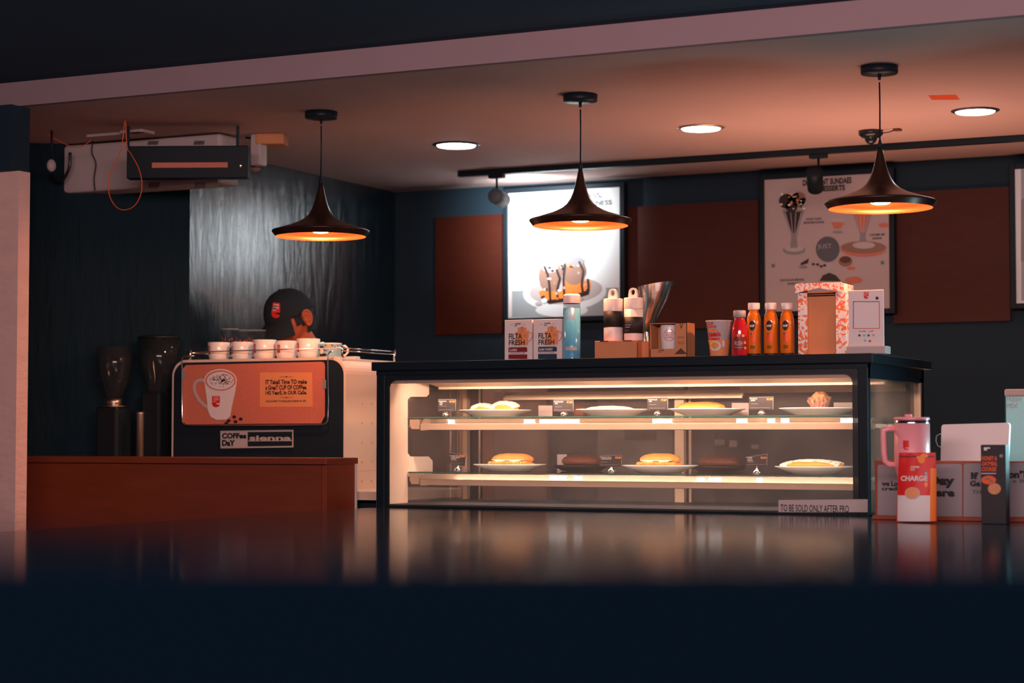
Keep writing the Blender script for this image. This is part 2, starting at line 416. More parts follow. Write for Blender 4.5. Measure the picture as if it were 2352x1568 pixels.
# printed dot border
b = B(); yy = YF+.001
b.box(XL+.032, XR-.03, yy, yy+.001, ZT-.062, ZT-.045, 'frit'); b.box(XL+.032, XL+.050, yy, yy+.001, .915, ZT-.062, 'frit'); b.box(XR-.050, XR-.03, yy, yy+.001, .915, ZT-.062, 'frit')
for sx, xx in ((1, XL+.050), (-1, XR-.050)):
    pts = [(xx, ZT-.062)]+[(xx+sx*(.028-.028*math.sin(t*PI/12)), ZT-.062-.028+.028*math.cos(t*PI/12)) for t in range(7)]
    b.prism(pts, yy, yy+.001, 'frit')
b.build('dot_border', case)
# top light canopy inside
b = B(); x0, x1 = XL+.08, XR-.03
za, zb_ = W(1500, 862, YF+.28).z, W(1500, 888, YF+.28).z
b.box(XL+.02, XR-.02, YF+.03, YF+.16, ZT-.062, ZT-.045, 'case_metal')
b.add([(x0, YF+.16, ZT-.062), (x1, YF+.16, ZT-.062), (x1, YF+.30, zb_+.008), (x0, YF+.30, zb_+.008), (x0, YF+.30, zb_), (x1, YF+.30, zb_), (x1, YF+.33, zb_), (x0, YF+.33, zb_), (x0, YF+.33, ZT-.05), (x1, YF+.33, ZT-.05)],
      [(0, 1, 2, 3), (3, 2, 5, 4), (4, 5, 6, 7), (7, 6, 9, 8), (0, 3, 4, 7, 8), (1, 9, 6, 5, 2)], 'case_metal')
b.box(XL+.20, XL+1.12, YK-.09, YK-.06, zb_-.030, zb_-.006, 'case_metal'); b.box(XL+.20, XL+1.12, YK-.1, YK-.09, zb_-.034, zb_-.026, 'brushed')
b.box(XL+1.12, XR-.03, YK-.12, YK-.06, zb_-.016, zb_+.01, 'case_metal')
b.build('light_canopy', case)
b = B(); b.box(XL+.03, XR-.03, YF+.012, YF+.018, ZT-.074, ZT-.045, 'case_metal'); b.build('header_lip', case)
# rear frame and sliding doors
for px0, px1 in ((1067, 1077), (1553, 1574)):
    b = B(); b.box(W(px0, 1000, YK-.04).x, W(px1, 1000, YK-.04).x, YK-.055, YK-.03, .915, ZT-.05, 'case_metal'); b.build('rear_mullion', case)
b = B()
b.box(W(1078, 1000, YK-.02).x, W(1104, 1000, YK-.02).x, YK-.02, YK-.005, .915, ZT-.05, 'darkgrey'); b.box(W(1102, 1000, YK-.02).x, W(1106, 1000, YK-.02).x, YK-.03, YK-.02, .915, ZT-.05, 'steel'); b.build('door_stile', case); b = B()
b.box(W(1574, 1000, YK-.02).x, W(1583, 1000, YK-.02).x, YK-.02, YK-.005, .915, ZT-.05, 'darkgrey'); b.box(W(1583, 1000, YK-.02).x, W(1588, 1000, YK-.02).x, YK-.025, YK-.015, .915, ZT-.05, 'case_metal')
b.build('door_stile', case)
xm = W(1563, 1000, YK).x
for x0, x1, y in ((XL+.12, xm, YK-.015), (xm, XR-.03, YK+.002)):
    b = B(); b.box(x0, x1, y, y+.005, .915, ZT-.06, 'pane_back'); b.build('sliding_door', case)
# cream notched panel standing in for the coffee machine's side seen through glass
b = B(); Xp = XL+.022
pts = [(888, 868), (984, 873), (984, 905), (978, 911), (941, 911), (935, 917), (935, 1040), (941, 1048), (983, 1048), (992, 1058), (992, 1085), (985, 1094), (935, 1094), (935, 1165), (888, 1168)]
q = [W(x, y, X=Xp) for x, y in pts]; n = len(q)
b.add([Vector((Xp, p.y, p.z)) for p in q]+[Vector((Xp+.003, p.y, p.z)) for p in q], [tuple(range(n)), tuple(reversed(range(n, 2*n)))]+[(i, i+n, (i+1) % n+n, (i+1) % n) for i in range(n)], 'cream')
b.build('end_panel', case)
YS = YF+.17
SH = []
for (px, py) in ((940, 957), (940, 1083)):
    z = W(px, py, YS).z; SH.append(z)
    b = B(); b.box(XL+.03, XR-.035, YS, YK-.08, z-.005, z, 'shelf_glass'); b.box(XL+.03, XR-.035, YS-.0015, YS-.0003, z-.0045, z-.0005, 'green_edge'); sh = b.build('glass_shelf', case)
    b = B(); b.add([(x_, y_, z_) for x_ in (XL+.075, XR-.035) for y_, z_ in ((YS+.004, z-.026), (YS+.030, z-.007), (YS+.032, z-.007), (YS+.022, z-.026))], [(0, 1, 5, 4), (1, 2, 6, 5), (2, 3, 7, 6), (0, 3, 2, 1), (4, 5, 6, 7)], 'rail_metal'); b.box(XL+.075, XR-.035, YS+.004, YS+.022, z-.046, z-.026, 'case_metal', .001)
    b.box(XL+.075, XR-.035, YS+.003, YS+.006, z-.0475, z-.0455, 'chrome')
    for xx in (XL+.034, XR-.075): b.prism([(xx, z-.009), (xx+.038, z-.009), (xx+.036, z-.043), (xx+.008, z-.043), (xx, z-.030)], YS+.002, YS+.03, 'case_metal')
    b.build('shelf_rail', case)
for k, spans in enumerate((((1030, 1043), (1204, 1228), (1240, 1330), (1499, 1543), (1692, 1716), (1763, 1779), (1794, 1812), (1931, 1978)), ((1262, 1300), (1318, 1336), (1600, 1617), (1628, 1656), (1737, 1750)))):  # glowing bars stand in for the bright light patches on the shelf rails
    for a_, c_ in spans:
        b = B(); z = SH[k]; b.box(W(a_, 960, YS+.006).x, W(c_, 960, YS+.006).x, YS+.003, YS+.010, z-.025, z-.0105, 'rail_glint'); b.build('rail_highlight', case)
area('case_top_light', (-2.56, YF+.10, ZT-.0635), (-2.56, YF+.42, 1.14), 9.5, (1.0, .64, .46), 1.5, .03)
for z in SH:
    area('shelf_light', (-2.56, YS+.04, z-.03), (-2.56, YS+.30, z-.3), 1.8, (1.0, .68, .54), 1.5, .02)
# notice on the glass
b = B(); Yn = YF-.004
b.pp([(1788, 1148), (1993, 1146), (1993, 1176), (1788, 1176)], Yn, 'offwhite'); b.pt('TO BE SOLD ONLY AFTER PRO', 1793, 1950, 1158, 1174, Yn-.0005, 'ink', .01)
tag(b.build('notice_strip'), 'pale strip notice TO BE SOLD ONLY AFTER PRO along the foot of the case glass', 'sign')

# ------------------------------------------------------------------ plates and food
pl = thing('plate', 'x', 'plate', (0, 0, 0), 'white plates inside the pastry case')
B().lathe([(0, 0), (.072, 0), (.078, .003), (.095, .010), (.128, .022), (.131, .024), (.128, .026), (.095, .015), (.072, .006), (0, .005)], 'ceramic', seg=48).build('dish', pl, True)
pl_lab = ['white plate under the pair of cream topped pastries, upper shelf left end', 'white plate with a thin flat pastry, second on the upper shelf', 'white plate under the folded toasted roll, third on the upper shelf', 'white plate carrying the wrapped muffin, upper shelf right end',
          'white plate under the left sandwich on the lower shelf', 'white plate under the middle sandwich on the lower shelf', 'white plate with the long cream topped eclair, lower shelf right end']
pl_px = [(1137, 951, 0), (1408, 950, 0), (1623, 949, 0), (1880, 948, 0), (1171, 1079, 1), (1516, 1081, 1), (1870, 1086, 1)]
PLP = []
for i, (px, py, r) in enumerate(pl_px):
    p = W(px, py, 6.40); o = pl if i == 0 else copy_tree(pl); o.location = (p.x, 6.40, SH[r]+.0002); o['label'] = pl_lab[i]; PLP.append((p.x, SH[r]))


def bun(px0, px1, py0, py1, Y, m, name, label, cat, top=None, cheese=False, zb=None):
    a = W(px0, py1, Y); c = W(px1, py0, Y); cx = (a.x+c.x)/2; rx = abs(c.x-a.x)/2; h = c.z-(zb if zb is not None else a.z); z0 = zb if zb is not None else a.z
    t = thing(name, label, cat, (cx, Y, z0))
    def loaf(zz0, zz1, k=1., dy=0):
        bm = bmesh.new(); bmesh.ops.create_uvsphere(bm, u_segments=32, v_segments=16, radius=1)
        for v in bm.verts:
            x, y, z = v.co; sx = math.copysign(abs(x)**.72, x); sz = max(-.55, z)
            nn = noise.noise(Vector((x*3+px0, y*3, z*3)))*.06
            v.co = Vector((cx+sx*rx*k*(1+nn*.4), Y+dy+y*rx*.55*(1+nn), zz0+(zz1-zz0)*((sz+.55)/1.55)*(1+nn)))
        return bm
    if cheese:
        b = B(); b.bmadd(loaf(z0, z0+h*.5), m, True); b.build('lower_bun', t)
        b = B(); b.bmadd(loaf(z0+h*.36, z0+h, .93), m, True); b.build('upper_bun', t)
        b = B(); n = 18
        pts = [(cx-rx*.72+1.44*rx*i/n, z0+h*.56) for i in range(n+1)]+[(cx+rx*.72-1.44*rx*i/n, z0+h*(.52-.32*max(0, 1-abs((i % 9)-4.5)/3.2))) for i in range(n+1)]
        b.prism(pts, Y-rx*.57, Y-rx*.30, 'cream_food'); b.build('cheese_slice', t)
        b = B()
        for i in range(11): b.ball((cx-rx*.8+i*rx*.16, Y-rx*.50, z0+h*.26+random.uniform(0, .004)), (.010, .012, .008), 'bread')
        b.build('filling', t)
    else:
        b = B(); b.bmadd(loaf(z0, z0+h), m, True); b.build('crust', t)
        if top:
            b = B()
            for i in range(150):
                u = random.uniform(-.88, .88); v = random.uniform(-.75, .5); hh = h*(math.sqrt(max(.05, 1-u*u*.8-v*v*.5)))
                s_ = random.uniform(.005, .010); b.ball((cx+u*rx, Y+v*rx*.5, z0+hh*.92), (s_*1.5, s_, s_*.7), top, None, 8, 6)
            b.build('topping', t)
    return t


zp1 = SH[0]+.0145; zp2 = SH[1]+.0145
bun(1084, 1137, 927, 946, 6.40, 'bread', 'pastry', 'golden pastry heaped with white cream, left of the pair on the upper shelf', 'pastry', 'cream_food', zb=zp1)
bun(1132, 1190, 921, 946, 6.40, 'bread', 'pastry', 'golden pastry heaped with white cream, taller right one of the upper shelf pair', 'pastry', 'cream_food', zb=zp1)
bun(1348, 1455, 934, 944, 6.40, 'bread', 'flat_pastry', 'thin flat pastry with pale topping on the second upper plate', 'pastry', 'cream_food', zb=zp1)
bun(1554, 1665, 922, 941, 6.40, 'bread', 'toasted_roll', 'long folded toasted roll with melted cream on the upper shelf', 'pastry', None, zb=zp1+.004)
bun(1129, 1227, 1041, 1070, 6.40, 'bread', 'sandwich', 'filled bun sandwich with cheese at the left of the lower shelf', 'sandwich', None, True, zb=zp2)
bun(1468, 1566, 1041, 1070, 6.40, 'bread', 'sandwich', 'filled bun sandwich with cheese in the middle of the lower shelf', 'sandwich', None, True, zb=zp2)
bun(1798, 1938, 1057, 1072, 6.40, 'bread', 'eclair', 'long eclair with shredded white cream at the right of the lower shelf', 'pastry', 'cream_food', zb=zp2+.005)
bun(1292, 1378, 1044, 1067, 6.52, 'bread_dark', 'chocolate_loaf', 'dark brown loaf standing behind the left sandwich on the lower shelf', 'cake', zb=SH[1]+.0225)
bun(1605, 1700, 1046, 1067, 6.57, 'bread_dark', 'chocolate_loaf', 'dark brown loaf standing behind the last lower price card', 'cake', zb=SH[1]+.0225)
bun(1318, 1348, 930, 944, 6.52, 'bread_dark', 'brown_bun', 'small round brown bun behind the second upper plate', 'bun', zb=SH[0]+.002)
for px, yy_, k in ((1336, 6.54, 1), (1652, 6.575, 1)):
    p = W(px, 1070, yy_); t = thing('dark_board', 'dark round serving board under the brown loaf %s' % ('left of the middle sandwich' if px < 1500 else 'right of the middle sandwich'), 'serving board', (p.x, yy_, SH[k]), 'dark boards on the lower shelf')
    B().lathe([(0, .001), (.070, .001), (.100, .018), (.100, .022), (0, .022)], 'gloss_black', (p.x, yy_, SH[k])).build('board', t)
# muffin
p = W(1882, 900, 6.40); t = thing('muffin', 'crumpled paper wrapped muffin on the last upper plate', 'muffin', (p.x, 6.40, zp1))
b = B(); bm = bmesh.new(); bmesh.ops.create_uvsphere(bm, u_segments=28, v_segments=16, radius=1)
for v in bm.verts:
    nn = noise.noise(v.co*2.6+Vector((5, 1, 2)))*.25; v.co = Vector((p.x+v.co.x*.034*(1+nn), 6.40+v.co.y*.034*(1+nn), zp1+.036+v.co.z*.026*(1+nn)))
b.bmadd(bm, 'muffin', True); b.build('cake_top', t)
b = B(); n = 32; vs = []
for k, (r, z) in enumerate(((.022, 0), (.031, .022), (.038, .042))):
    for i in range(n): a = 2*PI*i/n; rr = r*(1+(.10 if i % 2 else -.06)*(k/2)); vs.append((p.x+rr*math.cos(a), 6.40+rr*math.sin(a), zp1+z+(.010*math.sin(i*2.1) if k == 2 else 0)))
b.add(vs, [(k*n+i, k*n+(i+1) % n, (k+1)*n+(i+1) % n, (k+1)*n+i) for k in range(2) for i in range(n)], 'board'); b.build('paper_wrap', t)

# price cards in little round holders
tags = [((1006, 917), (1047, 917), (1047, 944), (1006, 946), 1022, 0, '199', 'leftmost on the upper shelf', ['MOZZARELLA', 'PLUM', 'CAKE']), ((1271, 919), (1317, 918), (1317, 945), (1271, 945), 1294, 0, '185', 'second from left on the upper shelf', ['CHICKEN PUFF', 'ROLL', '']),
        ((1487, 914), (1534, 913), (1534, 941), (1487, 941), 1509, 0, '187', 'third from left on the upper shelf', ['CHEESE TOAST', 'ROLL', '']), ((1721, 912), (1776, 911), (1776, 940), (1721, 940), 1748, 0, '170', 'rightmost on the upper shelf', ['CHOCOLATE', 'MUFFIN', '']),
        ((1032, 1039), (1070, 1046), (1068, 1070), (1032, 1064), 1050, 1, '204', 'tilted at the left end of the lower shelf', ['PANEER TIKKA', 'DOUBLE DECKER', 'SANDWICH']), ((1377, 1046), (1428, 1045), (1427, 1071), (1376, 1071), 1403, 1, '243', 'between the two sandwiches on the lower shelf', ['SPINACH, CORN N', 'CHEESE SANDWICH', '']),
        ((1713, 1050), (1762, 1042), (1761, 1068), (1714, 1073), 1737, 1, '219', 'tilted beside the long eclair on the lower shelf', ['CHICKEN', 'ROSETTA', 'SANDWICH'])]
for (a, c, d, e, hx, r, price, where, lines) in tags:
    Yt = 6.205; hp = W(hx, 950 if r == 0 else 1076, Yt)
    t = thing('price_card', 'black price card of %s rupees, %s' % (price, where), 'price card', (hp.x, Yt, SH[r]), 'black price cards in the pastry case')
    b = B(); b.pp([a, c, d, e], Yt, 'ink', .001)
    x0, x1, y0, y1 = a[0], c[0], (a[1]+c[1])/2, (d[1]+e[1])/2
    b.pline([a, c], .7, Yt-.0012, 'grey'); b.pline([c, d], .7, Yt-.0012, 'grey')
    for i, s_ in enumerate(lines):
        if s_: b.pt(s_, x0+4, x0+4+len(s_)*1.55, y0+3+i*3.7, y0+5.6+i*3.7, Yt-.0012, 'paper', .01)
    b.pp([(x0+1.4, y0+3), (x0+2.8, y0+3), (x0+2.8, y0+4.6), (x0+1.4, y0+4.6)], Yt-.0012, 'paper')
    b.pline([(x0+4, y0+15.5), (x0+20, y0+15.5)], .6, Yt-.0012, 'grey'); b.pline([(x0+2, y1-4), (x1-6, y1-4)], .5, Yt-.0012, 'grey')
    b.pt('\u20b9'+price, x1-15, x1-2, y0+2.5, y0+7.5, Yt-.0012, 'orange', .03); b.build('card', t)
    b = B(); s_ = .001440
    b.lathe([(0, 0), (.012, 0), (.013, .006), (.011, .013), (.005, .017), (.0018, .022), (.0015, .030), (0, .030)], 'chrome', (hp.x, Yt+.006, SH[r]+.0005), 20)
    b.tube([(hp.x, Yt+.006, SH[r]+.026), (hp.x-.003, Yt+.0045, SH[r]+.036), (hp.x+.003, Yt+.0045, SH[r]+.042)], .0009, 'chrome', 6); b.build('holder', t)
for i, (px0, px1, py0, py1, Y, r) in enumerate(((1237, 1269, 931, 946, 6.56, 0), (1681, 1720, 925, 941, 6.56, 0), (1915, 1958, 924, 941, 6.56, 0), (1280, 1302, 1043, 1068, 6.60, 1))):
    b = B(); b.pp([(px0, py0), (px1, py0), (px1, py1), (px0, py1)], Y, 'offwhite', .001); z = SH[r]; q = [W(px0, py1, Y), W(px1, py1, Y)]
    if q[0].z > z: b.box(q[0].x, q[1].x, Y-.001, Y, z+.0003, q[0].z+.001, 'offwhite'); b.box(q[0].x, q[1].x, Y, Y+.02, z+.0003, z+.0013, 'offwhite')
    tag(b.build('blank_card'), ['blank pale card behind the second upper price card', 'blank pale card behind the rightmost upper price card', 'blank pale card behind the wrapped muffin', 'blank pale card standing left of the dark loaf on the lower shelf'][i], 'card', 'blank cards in the case')

# ================================================================== FRONT COUNTER (polished, in front of the case)
b = B(); r = .03; X0, X1, Y0, Y1 = XL+.01, 1.2, 1.6, 5.955
out = [(X0+r-r*math.cos(t*PI/12), Y1-r+r*math.sin(t*PI/12)) for t in range(7)]+[(X1, Y1), (X1, Y0), (X0, Y0)]
n = len(out); b.add([(x, y, A_Z-.03) for x, y in out]+[(x, y, A_Z) for x, y in out], [tuple(range(n)), tuple(reversed(range(n, 2*n)))]+[(i, (i+1) % n, (i+1) % n+n, i+n) for i in range(n)], 'polished')
t = thing('service_counter', 'wide polished black counter top in front of the pastry case, mirroring it', 'counter', (-1.1, 3.8, 0)); b.build('counter_top', t)
b = B(); b.box(X0+.1, X1-.1, Y0+.2, Y1-.1, 0, A_Z-.03, 'black'); b.build('pedestal', t)
# near bench back, far out of focus
RB = Matrix.Rotation(A, 4, 'Z')
t = thing('bench', 'out of focus dark bench back filling the bottom of the view', 'bench', (0, 0, 0)); t.location = FWD*.53; t.rotation_euler = (0, 0, A)
zbk = W(1176, 1258, Y=(FWD*.53).y).z
b = B(); b.box(-.62, .62, -.02, .02, .40, zbk, 'bench_cloth', .008); b.build('backrest', t, True)
b = B(); b.box(-.62, .62, .02, .40, .40, .45, 'bench_cloth', .01); b.build('seat', t, True)
for x in (-.58, .53):
    for y in (-.02, .34): b = B(); b.box(x, x+.05, y, y+.05, 0, .40, 'bench_cloth', .004); b.build('leg', t, True)

# ================================================================== WOOD BAR FRONT and back counter
zc_ = W(760, 1052, 5.97).z
t = thing('bar_front', 'reddish brown wooden bar front below the coffee machine', 'counter', (-4.4, 6.08, 0))
b = B(); b.box(-5.05, -3.615, 5.97, 6.19, zc_-.022, zc_, 'wood_counter', .002); b.box(-5.05, -3.642, 5.985, 6.0, .10, zc_-.022, 'wood_counter'); b.build('front_panel', t)
b = B(); b.box(-3.64, -3.62, 5.985, 6.175, .10, zc_-.022, 'wood_frame'); b.box(-3.622, -3.616, 6.178, 6.186, .5, zc_-.024, 'paper'); b.build('end_panel', t)
b = B(); b.box(-5.05, -3.62, 6.0, 6.17, 0, .10, 'black'); b.build('plinth', t)
ZW = .95
t = thing('back_counter', 'low dark work counter holding the coffee machine behind the wooden bar', 'counter', (-4.15, 6.55, 0))
b = B(); ou = [(-4.93, 6.22), (-3.47, 6.22), (-3.47, 6.86), (-4.60, 6.86), (-4.60, 6.53), (-4.88, 6.34)]; n = len(ou)
b.add([(x, y, ZW-.03) for x, y in ou]+[(x, y, ZW) for x, y in ou], [tuple(range(n)), tuple(reversed(range(n, 2*n)))]+[(i, (i+1) % n, (i+1) % n+n, i+n) for i in range(n)], 'cream'); b.build('worktop', t)
b = B(); b.box(-4.60, -3.50, 6.27, 6.82, 0, ZW-.03, 'black'); b.build('cabinet', t)

# ================================================================== COFFEE MACHINE
YM = 6.35
mx0, mx1 = W(395, 940, YM).x, W(794, 940, YM).x; mzt = W(600, 823, YM).z
t = thing('espresso_machine', 'large cream and black espresso machine with orange coffee banner on its back', 'coffee machine', ((mx0+mx1)/2, 6.55, ZW))
R_ = .062
def rrect(x0, x1, z0, z1, r):
    return [(x0, z0)]+[(x0+r-r*math.cos(k*PI/16), z1-r+r*math.sin(k*PI/16)) for k in range(9)]+[(x1-r+r*math.sin(k*PI/16), z1-r+r*math.cos(k*PI/16)) for k in range(9)]+[(x1, z0)]
b = B(); b.prism(rrect(mx0, mx1, ZW, mzt, R_), YM, 6.80, 'cream'); b.box(mx1-.0005, mx1+.0004, YM+.02, 6.79, ZW+.068, ZW+.0695, 'orange_pale')
for zc2 in range(5):
    for yc in range(5): b.ball((mx1, 6.47+yc*.072, ZW+.03+zc2*.072), (.001, .005, .005), 'orange_pale', None, 8, 6)
body = b.build('body', t)
b = B(); b.prism(rrect(mx0+.009, mx1-.009, ZW, mzt-.010, R_-.006), YM-.002, YM+.01, 'panel_front'); b.build('rear_panel', t)
# banner
Yb = YM-.010
b = B(); b.pp([(428, 838), (738, 830.5), (744, 832), (746.5, 838), (746.5, 955), (738, 972), (428, 974), (421, 968), (421, 846)], Yb, 'orange_print', .002)
Yg = Yb-.0022
b.pp([(597, 855), (717, 855), (718, 934), (597, 934.5)], Yg, 'orange_pale')
for i, s_ in enumerate(('IT TakeS Time TO make', 'a GreaT CUP OF COFFee.', '142 YearS, In OUR CaSe.')): b.pt(s_, 610, 705, 872+i*12.7, 882.5+i*12.7, Yg-.0005, 'ink', .035)
b.pt('OUR JOURNEY TO EXCELLENCE BEGAN IN 1875.', 610, 704, 919, 925, Yg-.0005, 'ink', .02)
for yy_ in (865, 912.5): b.pline([(643, yy_), (673, yy_)], .7, Yg-.0005, 'brown'); b.pe(658, yy_, 2, 1.3, Yg-.0008, 'brown')
# printed mug
hq = [(472, 876), (466, 873), (460, 872), (454, 874), (450, 877), (447, 883), (446, 889), (447, 897), (450, 905), (454, 912), (458, 919), (463, 924), (468, 929), (480, 937)]
lf = []; rt = []
for k in range(len(hq)):
    (xa_, ya_), (xb_, yb_) = hq[max(k-1, 0)], hq[min(k+1, len(hq)-1)]; l_ = math.hypot(xb_-xa_, yb_-ya_); nx, ny = -(yb_-ya_)/l_*3.5, (xb_-xa_)/l_*3.5
    lf.append((hq[k][0]+nx, hq[k][1]+ny)); rt.append((hq[k][0]-nx, hq[k][1]-ny))
b.pp(lf+rt[::-1], Yg-.0004, 'offwhite')
b.pp([(469, 872), (544, 872), (540, 900), (532, 935), (529, 955), (521, 963), (498, 964), (484, 957), (478, 943), (475, 915)], Yg-.0006, 'paper')
b.pe(506.5, 873, 37.5, 26, Yg-.0010, 'paper'); b.pe(506.5, 873.5, 35, 23.5, Yg-.0014, 'orange_print'); b.pe(506.5, 874, 31.5, 20.5, Yg-.0018, 'paper')
for i in range(110):
    a_ = random.uniform(0, 2*PI); rr = random.random()**.6; x = 508+27*rr*math.cos(a_); y = 873+15*rr*math.sin(a_); s_ = random.uniform(.5, 2.2)*(1.2-rr*.6)
    b.pe(x, y, s_*1.3, s_*.8, Yg-.0022, 'brown', n=6)
plogo(b, 487, 909, 18, 26, Yg-.0012)
for x, y in ((538, 957), (525, 966), (541, 968), (553, 962), (520, 972)): b.pe(x, y, 4.6, 3.6, Yg-.0008, 'ink', n=10)
for x, y in ((417.5, 861), (741, 884)): b.pp([(x, y-12), (x+8, y-12), (x+8, y+8), (x, y+8)], Yg-.0012, 'grey')
b.build('banner', t)
b = B(); f = lambda x, y: W(x, y, YM-.016)
pth = [f(446, 817), f(424, 817), f(419, 821), f(418, 830), f(418, 900), f(418.5, 968), f(423, 975), f(440, 976), f(600, 976), f(735, 975), f(747, 973), f(753, 966), f(754.5, 920), f(753, 830), f(754, 813), f(758, 808), f(766, 806)]
b.tube(pth, .0028, 'chrome', 8); b.build('banner_frame', t)
# badge
b = B(); Yd = YM-.006; b.pp([(507, 989), (674, 986.5), (674, 1027), (507.5, 1029.5)], Yd, 'offwhite', .003)
b.pt('COFFee', 510, 566, 994, 1007, Yd-.0035, 'panel_front', .05); b.pt('DaY', 510, 540, 1010, 1024, Yd-.0035, 'panel_front', .05)
b.pp([(569, 992), (671, 991), (671, 1023.5), (569, 1025)], Yd-.003, 'panel_front'); b.pt('sienna', 573, 669, 1000, 1011.5, Yd-.0040, 'offwhite', .035)
b.pline([(570, 1012.5), (671, 1011.8)], 1.6, Yd-.0036, 'offwhite'); b.build('badge', t)
# cup rail on top
b = B(); zr = mzt+.030
xa, xb = mx0+.075, mx1-.022
b.tube([(xa-.02, YM+.012, zr-.004), (xa+.01, YM+.010, zr), (xb, YM+.010, zr+.004)], .0022, 'chrome')
for x, y in ((xa, YM+.010), (xb, YM+.010), (xb, 6.755)): b.tube([(x, y, mzt-.004), (x, y, zr+.011)], .0052, 'chrome', 10)
b.tube([(xb, YM+.010, zr+.004), (xb, 6.755, zr+.004)], .0022, 'chrome'); b.tube([(xb, YM+.010, zr-.006), (xb, 6.755, zr-.006)], .0022, 'chrome')
b.tube([(xa, YM+.010, zr-.002), (xa, 6.75, zr-.002)], .0022, 'chrome'); b.build('cup_rail', t)

# mugs on the machine
mg = thing('mug', 'x', 'mug', (0, 0, 0), 'white mugs in a row on the coffee machine')
R0, H0 = .0430, .068
B().lathe([(0, .001), (.033, .001), (.0365, .004), (.0405, .02), (R0, H0-.002), (R0-.001, H0), (R0-.003, H0-.002), (.036, .02), (.03, .006), (0, .006)], 'ceramic', seg=40).build('cup', mg, True)
b = B(); ha = math.radians(35)
b.tube([(math.cos(ha)*x, math.sin(ha)*x, z) for x, z in ((.040, .052), (.053, .055), (.063, .046), (.063, .030), (.052, .018), (.037, .016))], .0042, 'ceramic', 8); b.build('handle', mg, True)
b = B(); lm = cylmap(0, 0, lambda v: .0365+.0065*min(1, (v/H0)**.6), math.radians(-72), .0016)
b.mr(lm, -.042, -.028, .022, .052, 'red', 5); lm = cylmap(0, 0, lambda v: .0365+.0065*min(1, (v/H0)**.6), math.radians(-72), .0022); b.mr(lm, -.039, -.031, .043, .046, 'paper', 3); b.mr(lm, -.039, -.031, .036, .039, 'paper', 3); b.build('emblem', mg, True)
mugp = [(503, 'leftmost white mug of the row on the coffee machine'), (556, 'second white mug from the left on the coffee machine'), (608, 'middle white mug of the five on the coffee machine'), (658, 'fourth white mug from the left, below the cap logo'), (708, 'rightmost white mug, in front of the barista\'s neck')]
for i, (px, lab) in enumerate(mugp):
    o = mg if i == 0 else copy_tree(mg); Y = 6.43+.008*(i % 2); p = W(px, 800, Y); o.location = (p.x, Y, mzt+.0003); o['label'] = lab; o.rotation_euler = (0, 0, [.0, -.05, .05, .3, .02][i])
    if i in (2, 4): o.scale = (1.05, 1.05, 1.08)
p = W(758, 804, 6.46); t = thing('illustrated_mug', 'blue and orange illustrated mug at the right end of the mug row', 'mug', (p.x, 6.46, mzt))
B().lathe([(0, .001), (.040, .001), (.0445, .004), (.0455, .055), (.0445, .057), (.043, .055), (.042, .006), (0, .006)], 'ceramic', (p.x, 6.46, mzt), 40).build('cup', t)
lm = cylmap(p.x, 6.46, .0458, math.radians(-70)); b = B(); z = mzt
b.mr(lm, -.062, .068, z+.006, z+.053, 'blue_print', 28)
for i in range(26):
    u = random.uniform(-.01, .047); v = random.uniform(.028, .050); b.me_(cylmap(p.x, 6.46, .0462, math.radians(-70)), u, z+v, random.uniform(.003, .007), random.uniform(.002, .004), random.choice(['orange_pale', 'orange_pale', 'offwhite', 'teal']), 8, 2)
l2 = cylmap(p.x, 6.46, .0466, math.radians(-70)); b.me_(l2, -.026, z+.034, .013, .012, 'ink'); b.me_(cylmap(p.x, 6.46, .0472, math.radians(-70)), -.025, z+.027, .009, .012, 'paper'); b.me_(l2, -.020, z+.012, .018, .006, 'ink')
b.build('printed_art', t)
b = B(); b.tube([(p.x+math.cos(.8)*x, 6.46+math.sin(.8)*x, mzt+q) for x, q in ((.043, .046), (.058, .048), (.069, .038), (.069, .024), (.058, .012), (.044, .012))], .0042, 'ceramic'); b.build('handle', t)
b = B(); q = W(806, 822, 6.60); b.box(q.x-.02, q.x+.03, 6.58, 6.62, mzt, mzt+.012, 'white', .003); tag(b.build('small_dish'), 'small flat white dish behind the illustrated mug', 'dish')
# drinking glasses behind the mugs
gl = thing('drinking_glass', 'x', 'glass', (0, 0, 0), 'clear glasses with orange dots behind the mugs')
B().lathe([(0, .002), (.024, .002), (.026, .004), (.037, .115), (.0375, .117), (.036, .115), (.025, .010), (0, .010)], 'clear_plastic', seg=36).build('tumbler', gl, True)
b = B(); b.lathe([(.0368, .1150), (.0380, .1158), (.0368, .1166)], 'glass_rim', seg=36)
gm = cylmap(0, 0, lambda v: .0262+.011*v/.115, math.radians(-72))
for i in range(13):
    b.me_(gm, (i-6)*.0085+random.uniform(-.002, .002), random.uniform(.052, .088), .0028, random.uniform(.003, .008), random.choice(['deep_orange', 'red']), 8, 2)
b.build('dots', gl, True)
for i, (px, lab) in enumerate(((528, 'leftmost clear glass with orange dots behind the mugs'), (562, 'middle clear glass of the three behind the mugs'), (590, 'clear glass closest to the barista\'s cap'))):
    o = gl if i == 0 else copy_tree(gl); Y = 6.58+.035*(i % 2)+.02*i; p = W(px, 790, Y); s_ = (W(px, 755+(i > 0)*3, Y).z-mzt)/.117
    o.location = (p.x, Y, mzt+.0003); o['label'] = lab; o.scale = (.95, .95, s_)

